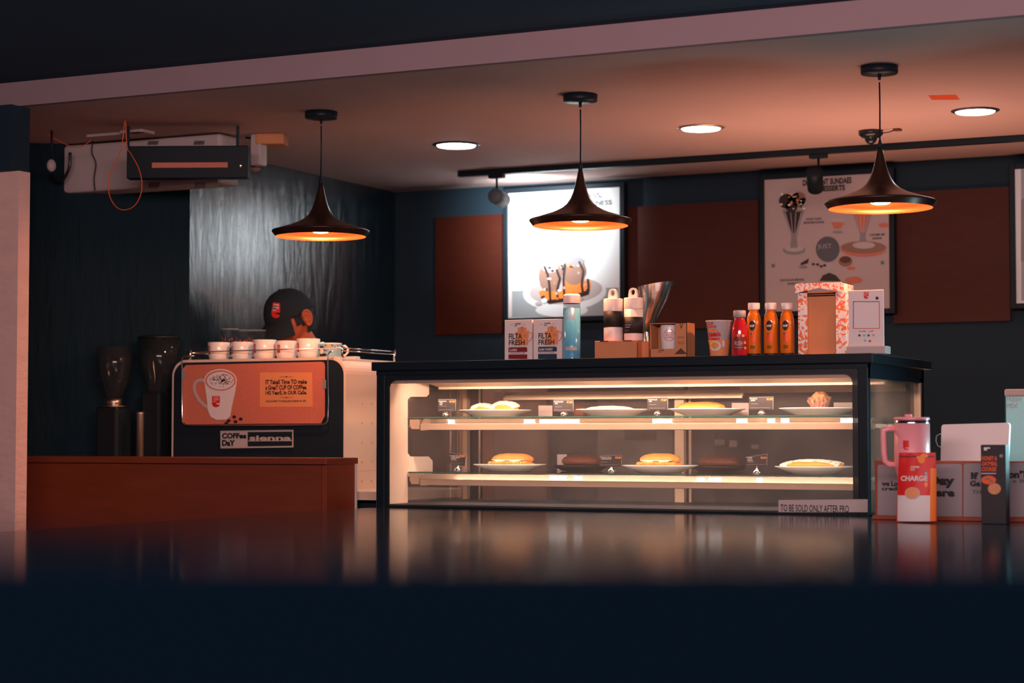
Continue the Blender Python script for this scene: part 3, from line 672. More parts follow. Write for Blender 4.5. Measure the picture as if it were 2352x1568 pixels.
# grinders left of the machine
p = W(262, 900, 6.30)
t = thing('coffee_grinder', 'dark coffee grinder with clear round hopper left of the machine', 'coffee grinder', (p.x, 6.30, ZW))
gz = lambda py: W(262, py, 6.30).z
b = B(); b.lathe([(.034, gz(915)), (.043, gz(900)), (.062, gz(870)), (.070, gz(840)), (.071, gz(796)), (.068, gz(796)), (.068, gz(838)), (.060, gz(868)), (.030, gz(912))], 'smoked', (p.x, 6.30, 0)); b.build('hopper', t)
b = B(); b.lathe([(0, gz(932)), (.033, gz(932)), (.033, gz(915)), (0, gz(915))], 'steel', (p.x, 6.30, 0)); b.lathe([(0, gz(934)), (.054, gz(934)), (.054, gz(932)), (0, gz(932))], 'steel', (p.x, 6.30, 0)); b.build('collar', t)
b = B(); b.box(p.x-.05, p.x+.05, 6.25, 6.35, ZW+.02, gz(934), 'gloss_black', .01); b.box(p.x-.07, p.x+.08, 6.23, 6.37, ZW-.0, ZW+.02, 'gloss_black', .005); b.build('body', t)
b = B()
for i in range(14):
    a_ = random.uniform(-PI, 0); rr = random.uniform(.03, .065); b.ball((p.x+rr*math.cos(a_), 6.30+rr*math.sin(a_), gz(880)+random.uniform(-.01, .05)), .0022, 'chrome', None, 6, 5)
b.build('beans', t)['kind'] = 'stuff'
p2 = W(322, 990, 6.28); t = thing('tamper_canister', 'slim dull metal canister standing between grinder and coffee machine', 'canister', (p2.x, 6.28, ZW))
b = B(); b.lathe([(0, 0), (.014, 0), (.014, W(322, 950, 6.28).z-ZW), (.016, W(322, 947, 6.28).z-ZW), (0, W(322, 945, 6.28).z-ZW)], 'brushed', (p2.x, 6.28, ZW)); b.build('tube', t)
G2 = (-4.645, 6.415); g3 = lambda py: W(415, py, 6.415).z
t = thing('coffee_grinder', 'second larger dark grinder with lidded hopper at the machine left corner', 'coffee grinder', (G2[0], G2[1], ZW))
b = B(); b.lathe([(.04, g3(905)), (.060, g3(870)), (.078, g3(830)), (.082, g3(776)), (.079, g3(776)), (.075, g3(830)), (.04, g3(900))], 'smoked', (G2[0], G2[1], 0)); b.build('hopper', t)
b = B(); b.lathe([(0, g3(768)), (.06, g3(769)), (.084, g3(773)), (.084, g3(776)), (0, g3(776))], 'gloss_black', (G2[0], G2[1], 0)); b.build('lid', t)
b = B(); b.box(G2[0]-.045, G2[0]+.045, G2[1]-.055, G2[1]+.055, ZW, g3(900), 'gloss_black', .01); b.build('body', t)

# ================================================================== PERSON
t = thing('person', 'person in black cap and black shirt bending behind the coffee machine', 'person')
hc = W(668, 735, 6.96); fyaw = math.atan2((-RGT*.80-FWD*.60).y, (-RGT*.80-FWD*.60).x)
base = Vector((hc.x+.16, 7.24, 0)); t.location = base
X_ = Matrix.Translation(hc) @ Matrix.Rotation(fyaw, 4, 'Z') @ Matrix.Rotation(math.radians(25), 4, 'Y')
fd = Vector((math.cos(fyaw), math.sin(fyaw), 0)); ld = Vector((-fd.y, fd.x, 0))


def limb(b, pts, rs, m, grow=0):
    """one tapering limb: closed tube with round ends"""
    q = []; r = []
    for k in range(len(pts)-1):
        for t_ in range(4): q.append(pts[k].lerp(pts[k+1], t_/4)); r.append(rs[k]+(rs[k+1]-rs[k])*t_/4+grow)
    q.append(pts[-1]); r.append(rs[-1]+grow); b.tube(q, r, m, 14)
    b.ball(q[0], r[0], m, None, 14, 10); b.ball(q[-1], r[-1], m, None, 14, 10)
    for p_, c_ in zip(pts[1:-1], rs[1:-1]): b.ball(p_, c_+grow, m, None, 14, 10)


def fuse(o, vox):
    rm = o.modifiers.new('fuse', 'REMESH'); rm.mode = 'VOXEL'; rm.voxel_size = vox
    dg = bpy.context.evaluated_depsgraph_get(); nm = bpy.data.meshes.new_from_object(o.evaluated_get(dg)); o.modifiers.clear(); o.data = nm
    bm = bmesh.new(); bm.from_mesh(nm); bmesh.ops.smooth_vert(bm, verts=bm.verts[:], factor=.5, use_axis_x=True, use_axis_y=True, use_axis_z=True); seen = set(); isl = []
    for v0 in bm.verts:
        if v0 in seen: continue
        st = [v0]; seen.add(v0); cur = []
        while st:
            v = st.pop(); cur.append(v)
            for e in v.link_edges:
                o_ = e.other_vert(v)
                if o_ not in seen: seen.add(o_); st.append(o_)
        isl.append(cur)
    isl.sort(key=len, reverse=True)
    for c in isl[1:]: bmesh.ops.delete(bm, geom=c, context='VERTS')
    bm.to_mesh(nm); bm.free(); nm.polygons.foreach_set('use_smooth', [True]*len(nm.polygons)); nm.update(); return len(isl)


pel = base+Vector((0, 0, .98)); neckb = hc-fd*.100+Vector((0, 0, -.150)); chest = Vector((base.x*.45+neckb.x*.55, base.y*.45+neckb.y*.55, 1.30))
NK = [chest+Vector((0, 0, .08)), neckb, hc-fd*.03+Vector((0, 0, -.05))]
ARM = []; LEG = []; FING = []
for s_ in (1, -1):
    sh = chest+ld*.18*s_+Vector((0, 0, .09)); el = sh+fd*.02+ld*.03*s_+Vector((0, 0, -.27)); wr = el+fd*.07-ld*.04*s_+Vector((0, 0, -.20)); hd = wr+fd*.03+Vector((0, 0, -.05))
    ARM.append([sh, el, wr]); pm = hd+fd*.01+Vector((0, 0, -.02)); f = []
    for k in range(4):
        f0 = pm+ld*(.030*(k-1.5)/1.5)+Vector((0, 0, -.012)); L = (.026, .031, .029, .023)[k]
        f.append([f0, f0+fd*L*.45+Vector((0, 0, -L)), f0+fd*L*1.2+Vector((0, 0, -L*1.6)), f0+fd*L*1.7+Vector((0, 0, -L*1.8))])
    t0_ = hd+fd*.008-ld*.024*s_+Vector((0, 0, .010)); f.append([t0_, t0_+fd*.022-ld*.018*s_+Vector((0, 0, -.012)), t0_+fd*.042-ld*.020*s_+Vector((0, 0, -.030))])
    FING.append((wr, hd, pm, f))
    hip = pel+ld*.09*s_+Vector((0, 0, -.06)); kn = hip+fd*.03+Vector((0, 0, -.43)); an = hip-fd*.01+Vector((0, 0, -.84)); LEG.append([hip, kn, an, an+fd*.13+Vector((0, 0, -.045))])


def torso(b, m, g):
    for o_ in (-.055, 0, .055): limb(b, [pel+ld*o_, (pel+chest)/2+ld*o_, chest+ld*o_*1.3], [.095, .090, .105], m, g)
    limb(b, [chest+ld*.15+Vector((0, 0, .09)), chest+Vector((0, 0, .10)), chest-ld*.15+Vector((0, 0, .09))], [.055, .070, .055], m, g)


b = B(); torso(b, 'skin', 0); limb(b, NK, [.065, .056, .055], 'skin')
for a_ in ARM: limb(b, a_, [.052, .038, .026], 'skin')
for l_ in LEG: limb(b, l_[:3], [.085, .055, .038], 'skin'); limb(b, l_[2:], [.036, .028], 'skin')
for wr, hd, pm, f in FING:
    limb(b, [wr, hd], [.026, .026], 'skin')
    for o_ in (-.026, -.009, .009, .026): limb(b, [hd+ld*o_*.6, pm+ld*o_, pm+ld*o_+Vector((0, 0, -.012))], [.014, .0135, .011], 'skin')
    for q_ in f: limb(b, q_, [.0092, .0085, .0078, .0070][:len(q_)] if len(q_) == 4 else [.011, .0095, .0080], 'skin')
# head: skull, jaw, face, ears, in head space (+x face, +y left, +z up)
hb = bmesh.new(); bmesh.ops.create_uvsphere(hb, u_segments=48, v_segments=36, radius=1)
for v in hb.verts:
    x, y, z = v.co; sx = .098 if x > 0 else .100; hx = x*sx; hy = y*.077; hz = z*.118
    if z < -.1: k = min(1, (-z-.1)/.9); hy *= 1-.30*k; hx = hx*(1-.18*k)+.018*k
    if x > .55: hx = hx*.96
    if x > .7 and abs(y) < .22: hx += .022*max(0, 1-abs(y)/.22)*max(0, 1-abs(z+.18)/.28)       # nose
    if x > .6 and .2 < abs(y) < .6 and -.05 < z < .22: hx -= .007*math.sin((z+.05)/.27*PI)        # eye sockets
    if x > .7 and abs(y) < .4 and abs(z+.55) < .09: hx += .005*math.cos((z+.55)/.09*PI/2)         # lips
    v.co = Vector((hx, hy, hz))
b.bmadd(hb, 'skin', True, X_)
for s_ in (1, -1):
    ec = Vector((-.020, s_*.083, -.004)); fl = .32
    def ep(u, v, o): return ec+Vector((-u*math.cos(fl)+.10*v, s_*(u*math.sin(fl)+o), v))      # u towards the back, v up, o out of the head
    rim = [(-.012, .010), (-.006, .026), (.006, .033), (.018, .029), (.023, .014), (.021, -.002), (.014, -.016), (.004, -.028), (-.007, -.031), (-.010, -.020)]
    b.tube([ep(u, v, .010) for u, v in rim], [.0045, .005, .0052, .0052, .005, .0048, .0046, .0055, .0058, .004], 'skin', 8, X_)
    b.tube([ep(u, v, .007) for u, v in ((-.004, .018), (.008, .020), (.012, .006), (.006, -.010), (-.004, -.014))], [.003, .0036, .004, .004, .003], 'skin', 8, X_)
    n = len(rim); b.add([ep(u, v, .006) for u, v in rim]+[ep(u*.9, v*.9, -.014) for u, v in rim], [tuple(range(n)), tuple(reversed(range(n, 2*n)))]+[(k, (k+1) % n, (k+1) % n+n, k+n) for k in range(n)], 'skin', True, X_)
body = b.build('body', t)
fuse(body, .0030)
# cap
b = B(); cb = bmesh.new(); bmesh.ops.create_uvsphere(cb, u_segments=48, v_segments=30, radius=1)
for v in list(cb.verts):
    if v.co.z < -.02: cb.verts.remove(v)
bmesh.ops.solidify(cb, geom=cb.faces[:], thickness=.02)
for v in cb.verts:
    x, y, z = v.co; v.co = Vector((x*.109-.002, y*.088, .020+z*(.112+.012*max(0, x))))
b.bmadd(cb, 'cloth', True, X_); b.ball((-.002, 0, .133), (.007, .007, .004), 'cloth', X_, 10, 6); cap = b.build('cap', t)
b = B(); vs = []; fs = []; N = 20
for layer in (0, -.0035):
    for i in range(N+1):
        a_ = -1.15+2.3*i/N
        for k in range(6):
            q = k/5; r = .106+q*.082*math.cos(a_*.62); vs.append((r*math.cos(a_)*1.0, .088/.106*r*math.sin(a_)*(1-.12*q), .026-.048*q-.020*(math.sin(a_)**2)*q+layer))
n2 = (N+1)*6
for i in range(N):
    for k in range(5): f0 = i*6+k; fs += [(f0, f0+6, f0+7, f0+1), (n2+f0, n2+f0+1, n2+f0+7, n2+f0+6)]
for i in range(N): fs.append((i*6+5, i*6+11, n2+i*6+11, n2+i*6+5))
b.add(vs, fs, 'cloth', True, X_); b.build('brim', cap)
b = B()      # emblem sits on the crown, towards the viewer
def capmap(u, v):
    u, v = u*.94+v*.34, -u*.34+v*.94; th = math.radians(38)+u/.10; ph = math.radians(26)+v/.11
    return X_ @ Vector((.1105*math.cos(ph)*math.cos(th)-.002, .0905*math.cos(ph)*math.sin(th), .021+.121*math.sin(ph)))
def cl_poly(pts, m): b.add([capmap(p[0], -p[1]) for p in pts], [tuple(range(len(pts)))], m)
def capmap2(u, v):
    q = capmap(u, v); return q+(q-hc).normalized()*.0006
def cl_text(s, x0, x1, y0, y1, m): b.mt(capmap2, s, x0, x1, -y1, -y0, m, .03)
logo(b, cl_poly, cl_text, -.021, -.028, .040, .058); b.build('emblem', cap)
# hair under the cap, short
b = B(); hb = bmesh.new(); bmesh.ops.create_uvsphere(hb, u_segments=48, v_segments=36, radius=1)
for v in list(hb.verts):
    x, y, z = v.co
    if z > .22 or z < -.62+.15*0 or (x > .06 and z < .22 and not (x < .26 and z > -.22)) or (z < -.32 and x > -.15): hb.verts.remove(v)
for v in hb.verts:
    x, y, z = v.co; v.co = Vector((x*.1035, y*.0790*(1-.28*min(1, max(0, (-z-.1)/.9))), z*.121))
b.bmadd(hb, 'hair', True, X_); b.build('hair', t)
b = B()
for s_ in (1, -1): b.ball((.080, .030*s_, .006), (.010, .013, .007), 'paper', X_, 12, 8); b.ball((.0885, .030*s_, .006), (.003, .005, .005), 'ink', X_, 8, 6)
b.build('eyes', t)
# shirt and trousers
b = B(); torso(b, 'cloth', .014); limb(b, [NK[0], NK[0].lerp(NK[1], .55)], [.070, .064], 'cloth', .010)
for a_ in ARM: limb(b, [a_[0], a_[0].lerp(a_[1], .75)], [.056, .052], 'cloth', .014)
fuse(b.build('shirt', t), .009)
b = B()
for l_ in LEG: limb(b, [l_[0]+Vector((0, 0, .06)), l_[1], l_[2]], [.092, .066, .056], 'cloth', .010)
limb(b, [pel+ld*.07, pel-ld*.07], [.104, .104], 'cloth', .010); fuse(b.build('trousers', t), .009)
for l_ in LEG:
    q = l_[2]; b = B(); limb(b, [Vector((q.x, q.y, .048))-fd*.03, Vector((q.x, q.y, .045))+fd*.13], [.046, .042], 'gloss_black'); b.build('shoe', t)

# ================================================================== THINGS ON THE CASE
YT = 6.14
def pkg(px0, px1, py0, Y, dp, name, label, cat, m='paper', zb=None):
    zb = ZT if zb is None else zb
    a, c = W(px0, 820, Y), W(px1, 820, Y); z1 = W((px0+px1)/2, py0, Y).z
    t = thing(name, label, cat, ((a.x+c.x)/2, Y+dp/2, zb)); b = B(); b.box(a.x, c.x, Y, Y+dp, zb+.0003, z1, m, .001, seg=1); return t, b, a.x, c.x, z1
for i, (x0, lab, nm, cm) in enumerate(((1159, 'white coffee box with dark red CLASSIC band, leftmost on the case', 'CLASSIC', 'dark_red'), (1225, 'white coffee box with navy DARK FOREST band, beside the water bottle', 'DARK FOREST', 'navy_print'))):
    x1 = x0+63+(i*2); yt = 734-i*1.5
    t, b, xa, xb, z1 = pkg(x0, x1, yt, YT, .05, 'coffee_box', lab, 'box'); b.build('carton', t)
    b = B(); Y = YT-.0006; s_ = x0+(1 if i == 0 else 3); dy = -i*1.2
    b.pt('COFFEE', s_+22, s_+36, 742+dy, 745.5+dy, Y-.0004, 'ink', .03); b.pt('DAY', s_+22, s_+29, 746.5+dy, 749.5+dy, Y-.0004, 'ink', .03)
    b.pline([(s_+11, 745.5+dy), (s_+19, 745.3+dy)], .8, Y, 'grey'); b.pline([(s_+39, 745+dy), (s_+47, 744.8+dy)], .8, Y, 'grey')
    b.pp([(s_+24, 762+dy), (s_+55, 759+dy), (s_+53, 792+dy), (s_+25, 793+dy)], Y, 'orange_pale')
    for k in range(3): b.pp([(s_+29+k*7, 752+dy-k % 2*2), (s_+36+k*7, 751+dy-k % 2*2), (s_+35+k*7, 764+dy), (s_+29+k*7, 764+dy)], Y-.0002, ['orange_pale', 'cardboard', 'orange_pale'][k])
    b.pline([(s_+55, 763+dy), (s_+62, 764+dy), (s_+63, 771+dy), (s_+60, 780+dy), (s_+54, 784+dy)], 1.6, Y, 'orange_print')
    b.pe(s_+46, 770+dy, 4, 4, Y-.0003, 'cardboard')
    b.pt('FILTA', s_+9, s_+39, 766+dy, 779+dy, Y-.0008, 'ink', .02); b.pt('FRESH', s_+9, s_+45, 781+dy, 793+dy, Y-.0008, 'ink', .02)
    b.pline([(s_+9, 796+dy), (s_+52, 795.5+dy)], .5, Y, 'grey')
    b.pp([(s_+8, 799+dy), (s_+10, 797.5+dy), (s_+48, 797+dy), (s_+51, 799+dy), (s_+51, 808+dy), (s_+8, 808.5+dy)], Y, cm); b.pt(nm, s_+10, s_+(28 if i == 0 else 42), 801+dy, 806.5+dy, Y-.0006, 'paper', .02)
    b.pt('CHICORY BLENDED COFFEE' if i == 0 else 'SINGLE ESTATE BLEND', s_+9, s_+46, 810+dy, 812.5+dy, Y, 'ink', 0); b.pp([(s_+8, 814+dy), (s_+51, 813.5+dy), (s_+51, 824), (s_+8, 824)], Y, cm)
    b.build('printed_front', t)
# blue water bottle
p = W(1313.5, 760, 6.16); s_ = mpp(1313, 760, 6.16); zz = lambda py: W(1313, py, 6.16).z
t = thing('water_bottle', 'pale blue clear water bottle with white cap on the case', 'water bottle', (p.x, 6.16, ZT)); R = 20*s_
b = B(); b.lathe([(0, ZT+.001), (R*.95, ZT+.001), (R, ZT+.006), (R, zz(806)), (R, zz(708)), (0, zz(708))], 'water', (p.x, 6.16, 0), 40)
b.lathe([(R*.97, zz(708)), (R*.97, zz(697)), (0, zz(697))], 'smoked', (p.x, 6.16, 0), 40); b.build('bottle', t)
b = B(); b.lathe([(R, zz(697)), (R, zz(680)), (R*.97, zz(677)), (R*.8, zz(675.5)), (0, zz(675.5))], 'white', (p.x, 6.16, 0), 40); b.build('cap', t)
b = B(); lm = cylmap(p.x, 6.16, R, math.radians(-72)); b.mt(lm, 'Soul', -.018, .016, zz(735), zz(720), 'pink', -.01); b.mr(lm, -.02, .02, zz(805), zz(797), 'offwhite'); b.mr(lm, .002, .012, ZT+.004, ZT+.010, 'chrome'); b.build('printed_label', t)
# cardboard tray with two white bottles
t, b, xa, xb, ztr = pkg(1366, 1464, 782, 6.13, .13, 'cardboard_box', 'low plain orange cardboard box under the two white bottles', 'box', 'cardboard')
b.box(xa+.02, xa+.05, 6.128, 6.131, ztr-.003, ztr+.0002, 'brown'); b.box(xb-.05, xb-.02, 6.128, 6.131, ztr-.003, ztr+.0002, 'brown'); b.box(xb-.0006, xb+.0006, 6.128, 6.131, ZT+.006, ztr-.008, 'brown'); b.build('carton', t)
t, b, xa, xb, _ = pkg(1466, 1490, 784, 6.17, .09, 'cardboard_flap_box', 'small orange box wedged between the tray and the mug box', 'box', 'cardboard'); b.build('carton', t)
for i, (px, ys, lab) in enumerate(((1408.5, 0, 'white loop-lid bottle with dark band, left one on the cardboard box'), (1455, -3, 'white loop-lid bottle with lower dark band, right one on the cardboard box'))):
    Y = 6.185; p = W(px, 740, Y); R = 22*mpp(px, 740, Y); zz = lambda py: W(px, py, Y).z; zt0 = ztr+.0006
    t = thing('loop_bottle', lab, 'bottle', (p.x, Y, ztr), 'white bottles on the cardboard box')
    cap_y = 715 if i == 0 else 709.5
    b = B(); b.lathe([(0, zt0), (R*.96, zt0), (R, zt0+.003), (R, zz(cap_y)), (0, zz(cap_y))], 'white', (p.x, Y, 0), 40); b.build('bottle', t)
    b = B(); b.lathe([(R*1.01, zz(cap_y-.4)), (R*1.01, zz(688+ys/1.5)), (R*.96, zz(686+ys/1.5)), (0, zz(686+ys/1.5))], 'white', (p.x, Y, 0), 40)
    c0 = zz(673+ys/1.5); q = []
    for k in range(25):
        a_ = PI*k/24; q.append((p.x+R*.46*math.cos(a_), c0+R*.46*math.sin(a_)))
    outer = [(p.x+R*.66, zz(686.5+ys/1.5))]+[(p.x+R*.50, c0-.006)]+q+[(p.x-R*.50, c0-.006), (p.x-R*.66, zz(686.5+ys/1.5))]
    # ring: outer outline minus hole, as strips
    hole = [(p.x+R*.24*math.cos(PI*2*k/32), c0+R*.30*math.sin(PI*2*k/32)) for k in range(32)]
    oc = []
    for k in range(32):
        a_ = PI*2*k/32; dx, dz = math.cos(a_), math.sin(a_)
        if dz >= 0: oc.append((p.x+R*.46*dx, c0+R*.46*dz))
        else: oc.append((p.x+dx*R*(.46+.22*(-dz)), max(c0+dz*.03, zz(687+ys/1.5))))
    vs = [(x, Y-.006, z) for x, z in oc]+[(x, Y-.006, z) for x, z in hole]+[(x, Y+.006, z) for x, z in oc]+[(x, Y+.006, z) for x, z in hole]
    fs = []
    for k in range(32): j = (k+1) % 32; fs += [(k, j, 32+j, 32+k), (64+k, 96+k, 96+j, 64+j), (k, 64+k, 64+j, j), (32+k, 32+j, 96+j, 96+k)]
    b.add(vs, fs, 'white'); b.build('loop_lid', t)
    y0, y1 = (715.5, 752) if i == 0 else (728.5, 766)
    b = B(); b.lathe([(R*1.005, zz(y1)), (R*1.015, zz(y1)), (R*1.015, zz(y0)), (R*1.005, zz(y0))], 'ink', (p.x, Y, 0), 40)
    if i == 1:
        lm = cylmap(p.x, Y, R*1.02, math.radians(-72)); b.mt(lm, 'your plant', -.030, -.006, zz(749), zz(745), 'paper', 0); b.mt(lm, 'or planet', -.030, -.008, zz(754), zz(750), 'paper', 0); b.mr(lm, -.03, -.014, zz(760), zz(759.3), 'grey')
    b.build('sleeve', t)
# foil bag / metal jug
p = W(1505, 740, 6.42); t = thing('metal_jug', 'tilted polished metal jug with flared spout behind the white bottles', 'jug', (p.x, 6.42, ZT))
b = B(); pr = [(1478, 762), (1470, 700), (1457, 662), (1462, 656), (1510, 651.5), (1549, 651), (1551, 655), (1532, 690), (1513, 735), (1497, 765)]
qs = [W(x, y, 6.42) for x, y in pr]
cen = [(1485, 764, 8), (1487, 745, 17), (1492, 720, 25), (1500, 690, 34), (1504, 665, 42), (1505, 654, 45)]
vs = []; fs = []; n = 32
for (cx, cy, rr) in cen:
    c_ = W(cx, cy, 6.42); r_ = rr*mpp(cx, cy, 6.42)
    for k in range(n): a_ = 2*PI*k/n; vs.append((c_.x+r_*math.cos(a_), 6.42+r_*.75*math.sin(a_), c_.z+(.010*math.cos(a_) if rr > 40 else 0)))
for j in range(len(cen)-1):
    for k in range(n): fs.append((j*n+k, j*n+(k+1) % n, (j+1)*n+(k+1) % n, (j+1)*n+k))
b.add(vs, fs, 'tin', True); c_ = W(1485, 764, 6.42); b.lathe([(0, ZT+.0005), (.03, ZT+.0005), (.03, ZT+.006), (.012, ZT+.012), (.011, c_.z+.003)], 'tin', (c_.x, 6.42, 0)); b.build('body', t)
# mug gift box
t, b, xa, xb, z1 = pkg(1494, 1579, 742, 6.13, .001, 'mug_gift_box', 'orange cardboard gift box with window showing a white mug', 'box', 'cardboard')
b = B(); Y = 6.12
xw0, xw1 = W(1505, 780, Y).x, W(1551, 780, Y).x; xs = W(1493, 780, Y).x; xe = W(1578, 780, Y).x; zt1 = W(1530, 741.5, Y).z; zbot = W(1530, 801, Y).z
b.box(xs, xe, Y+.07, Y+.072, ZT+.0003, zt1, 'cardboard'); b.box(xs, xe, Y, Y+.07, ZT+.0003, ZT+.002, 'cardboard'); b.box(xs, xe, Y, Y+.07, zt1-.002, zt1, 'cardboard')
b.box(xs, xs+.002, Y, Y+.07, ZT+.002, zt1-.002, 'cardboard'); b.box(xe-.002, xe, Y, Y+.07, ZT+.002, zt1-.002, 'cardboard')
b.box(xs, xw1, Y, Y+.001, ZT+.0003, zbot, 'cardboard'); b.box(xw1, xe, Y, Y+.001, ZT+.0003, zt1, 'cardboard')
b.pt('COFFEE', 1512, 1525, 803, 806, Y-.0004, 'ink', .03); b.pt('DAY', 1512, 1519, 807, 809.5, Y-.0004, 'ink', .03)
b.pline([(1562, 742), (1565, 754), (1568, 742)], 1.6, Y-.0004, 'brown'); b.pt('SERVE DE', 1557, 1572, 773, 776, Y-.0004, 'ink', 0)
b.pline([(1556, 785), (1572, 785)], .8, Y-.0004, 'brown'); b.pline([(1556, 789), (1572, 789)], .8, Y-.0004, 'brown'); b.pp([(1549, 813), (1564, 799), (1578, 813)], Y-.0004, 'brown'); b.build('carton', t)
cx, cy = (xw0+xw1)/2, Y+.040; b = B(); zm = ZT+.004; H = W(1530, 744, Y).z-zm-.002
b.lathe([(0, 0), (.024, 0), (.027, .004), (.0305, H*.6), (.0315, H*.93), (.030, H), (0, H)], 'ceramic', (cx, cy, zm), 36)
lm = cylmap(cx, cy, lambda v: .0308, math.radians(-72)); zc3 = W(1524, 769, Y).z
for k in range(34):
    a0 = 2*PI*k/36; a1 = 2*PI*(k+1)/36; q = [(r_*math.cos(a_), r_*math.sin(a_)) for a_, r_ in ((a0, .0195), (a1, .0195), (a1, .0180), (a0, .0180))]
    b.add([lm(u, zc3+v) for u, v in q], [(0, 1, 2, 3)], 'red')
for k, s_ in enumerate(('WE SERVE', 'COFFEE WITH', 'COFFEE')): b.mt(lm, s_, -.013, .013, zc3+.005-k*.0078, zc3+.0105-k*.0078, 'red', .02)
b.build('mug', t)
# cup noodles
p = W(1652, 775, 6.14); s_ = mpp(1652, 775, 6.14); zz = lambda py: W(1652, py, 6.14).z
t = thing('noodle_cup', 'red and white masala noodle cup left of the red bottle', 'noodle cup', (p.x, 6.14, ZT)); Rt, Rb = 29.5*s_, 20*s_
b = B(); b.lathe([(0, ZT+.001), (Rb, ZT+.001), (Rt, zz(739)), (Rt*1.06, zz(738.5)), (Rt*1.06, zz(736.5)), (0, zz(736.5))], 'paper', (p.x, 6.14, 0), 40); b.build('cup', t)
rf = lambda v: Rb+(Rt-Rb)*(v-ZT)/(zz(739)-ZT); lm = cylmap(p.x, 6.14, rf, math.radians(-74)); l2 = cylmap(p.x, 6.14, rf, math.radians(-74), .0012)
b = B(); b.mr(lm, -.052, .05, ZT+.003, zz(781), 'orange_pale', 20); b.mt(lm, 'CUP', -.044, -.016, zz(747), zz(741), 'red', .04); b.mt(lm, 'NOODLES', -.044, -.006, zz(754), zz(748), 'red', .04)
b.mr(lm, -.038, -.006, zz(762), zz(756), 'orange', 6); b.mt(l2, 'masala', -.040, .008, zz(774), zz(761), 'red', .05); b.mr(lm, -.04, .004, zz(781), zz(777), 'red'); b.me_(l2, -.012, zz(795), .020, .016, 'paper'); b.me_(cylmap(p.x, 6.14, rf, math.radians(-74), .0018), -.014, zz(794), .015, .011, 'bread')
b.mr(l2, .012, .021, zz(797), zz(783), 'paper'); b.mr(l2, .01, .03, zz(760), zz(743), 'offwhite'); b.build('printed_label', t)
# bottles
def bottle(px, w_, ytop, lab, name, jm, group, Y=6.14):
    p = W(px, 780, Y); s_ = mpp(px, 780, Y); R = w_/2*s_; zz = lambda py: W(px, py, Y).z
    t = thing(name, lab, 'bottle', (p.x, Y, ZT), group); H = zz(ytop)-ZT; return t, p, R, H, s_
def raw(name):
    t = thing(name, 'x', 'juice bottle', (0, 0, 0), 'orange juice bottles on the case'); R, H = .0245, .146
    B().lathe([(0, .001), (.022, .001), (R, .004), (R, .094), (.0238, .104), (.0195, .116), (.0155, .123), (.0155, .130), (0, .130)], 'juice', seg=36).build('bottle', t, True)
    B().lathe([(0, .1275), (.0195, .1275), (.0200, .129), (.0200, .144), (.0190, .146), (0, .146)], 'white', seg=36).build('cap', t, True)
    b = B(); lm = cylmap(0, 0, R, math.radians(-72)); l2 = cylmap(0, 0, R, math.radians(-72), .0010); l3 = cylmap(0, 0, R, math.radians(-72), .0014)
    b.me_(lm, -.006, .084, .0112, .0135, 'ink'); b.mt(l2, 'RAW', -.0145, .0025, .080, .0865, 'paper', .05)
    b.me_(lm, -.004, .052, .0115, .0125, 'deep_orange'); b.me_(l2, -.010, .0615, .004, .002, 'teal'); b.mr(lm, -.014, .004, .027, .030, 'brown'); b.mr(lm, -.013, .003, .022, .0255, 'brown')
    b.mr(lm, -.030, .028, .004, .009, 'ink', 16); b.mr(lm, .008, .013, .089, .095, 'paper'); b.me_(l2, .0105, .092, .0014, .0016, 'ink', 6, 1); b.mr(lm, .024, .026, .03, .085, 'brown', 2); b.build('printed_label', t, True); return t
rw = raw('juice_bottle')
for i, (px, lab) in enumerate(((1732, 'left orange juice bottle of three, beside the red bottle'), (1771, 'middle orange juice bottle of the three on the case'), (1808, 'right orange juice bottle, next to the floral donation box'))):
    o = rw if i == 0 else copy_tree(rw); Y = 6.14; p = W(px, 780, Y); s_ = (W(px, 696, Y).z-ZT)/.146; o.location = (p.x, Y, ZT+.0003); o['label'] = lab; o.scale = (.95, .95, s_)
t, p, R, H, s_ = bottle(1699, 36, 713, 'short bottle of red juice with white cap beside the noodle cup', 'red_juice_bottle', 'red_juice', None, 6.10)
b = B(); b.lathe([(0, .001), (R*.85, .001), (R, .008), (R, H*.55), (R*.92, H*.66), (R*.66, H*.80), (R*.62, H*.86), (0, H*.86)], 'red_juice', (p.x, 6.10, ZT)); b.build('bottle', t)
b = B(); b.lathe([(0, H*.85), (R*.80, H*.85), (R*.80, H*.985), (R*.75, H), (0, H)], 'offwhite', (p.x, 6.10, ZT)); b.build('cap', t)
b = B(); lm = cylmap(p.x, 6.10, R, math.radians(-72)); b.mr(lm, -.03, .028, ZT+.022, ZT+.064, 'dark_red', 12); l2 = cylmap(p.x, 6.10, R, math.radians(-72), .0012); b.mt(l2, 'RUSH', -.016, .010, ZT+.036, ZT+.050, 'paper', -.01); b.mt(l2, 'FRUIT SPLIT', -.015, .011, ZT+.028, ZT+.031, 'paper', 0)
for u, v in ((-.004, .068), (.012, .067), (.019, .045), (.020, .028)): b.me_(l2, u, ZT+v, .005, .005, 'orange_pale', 10, 2)
b.build('printed_label', t)
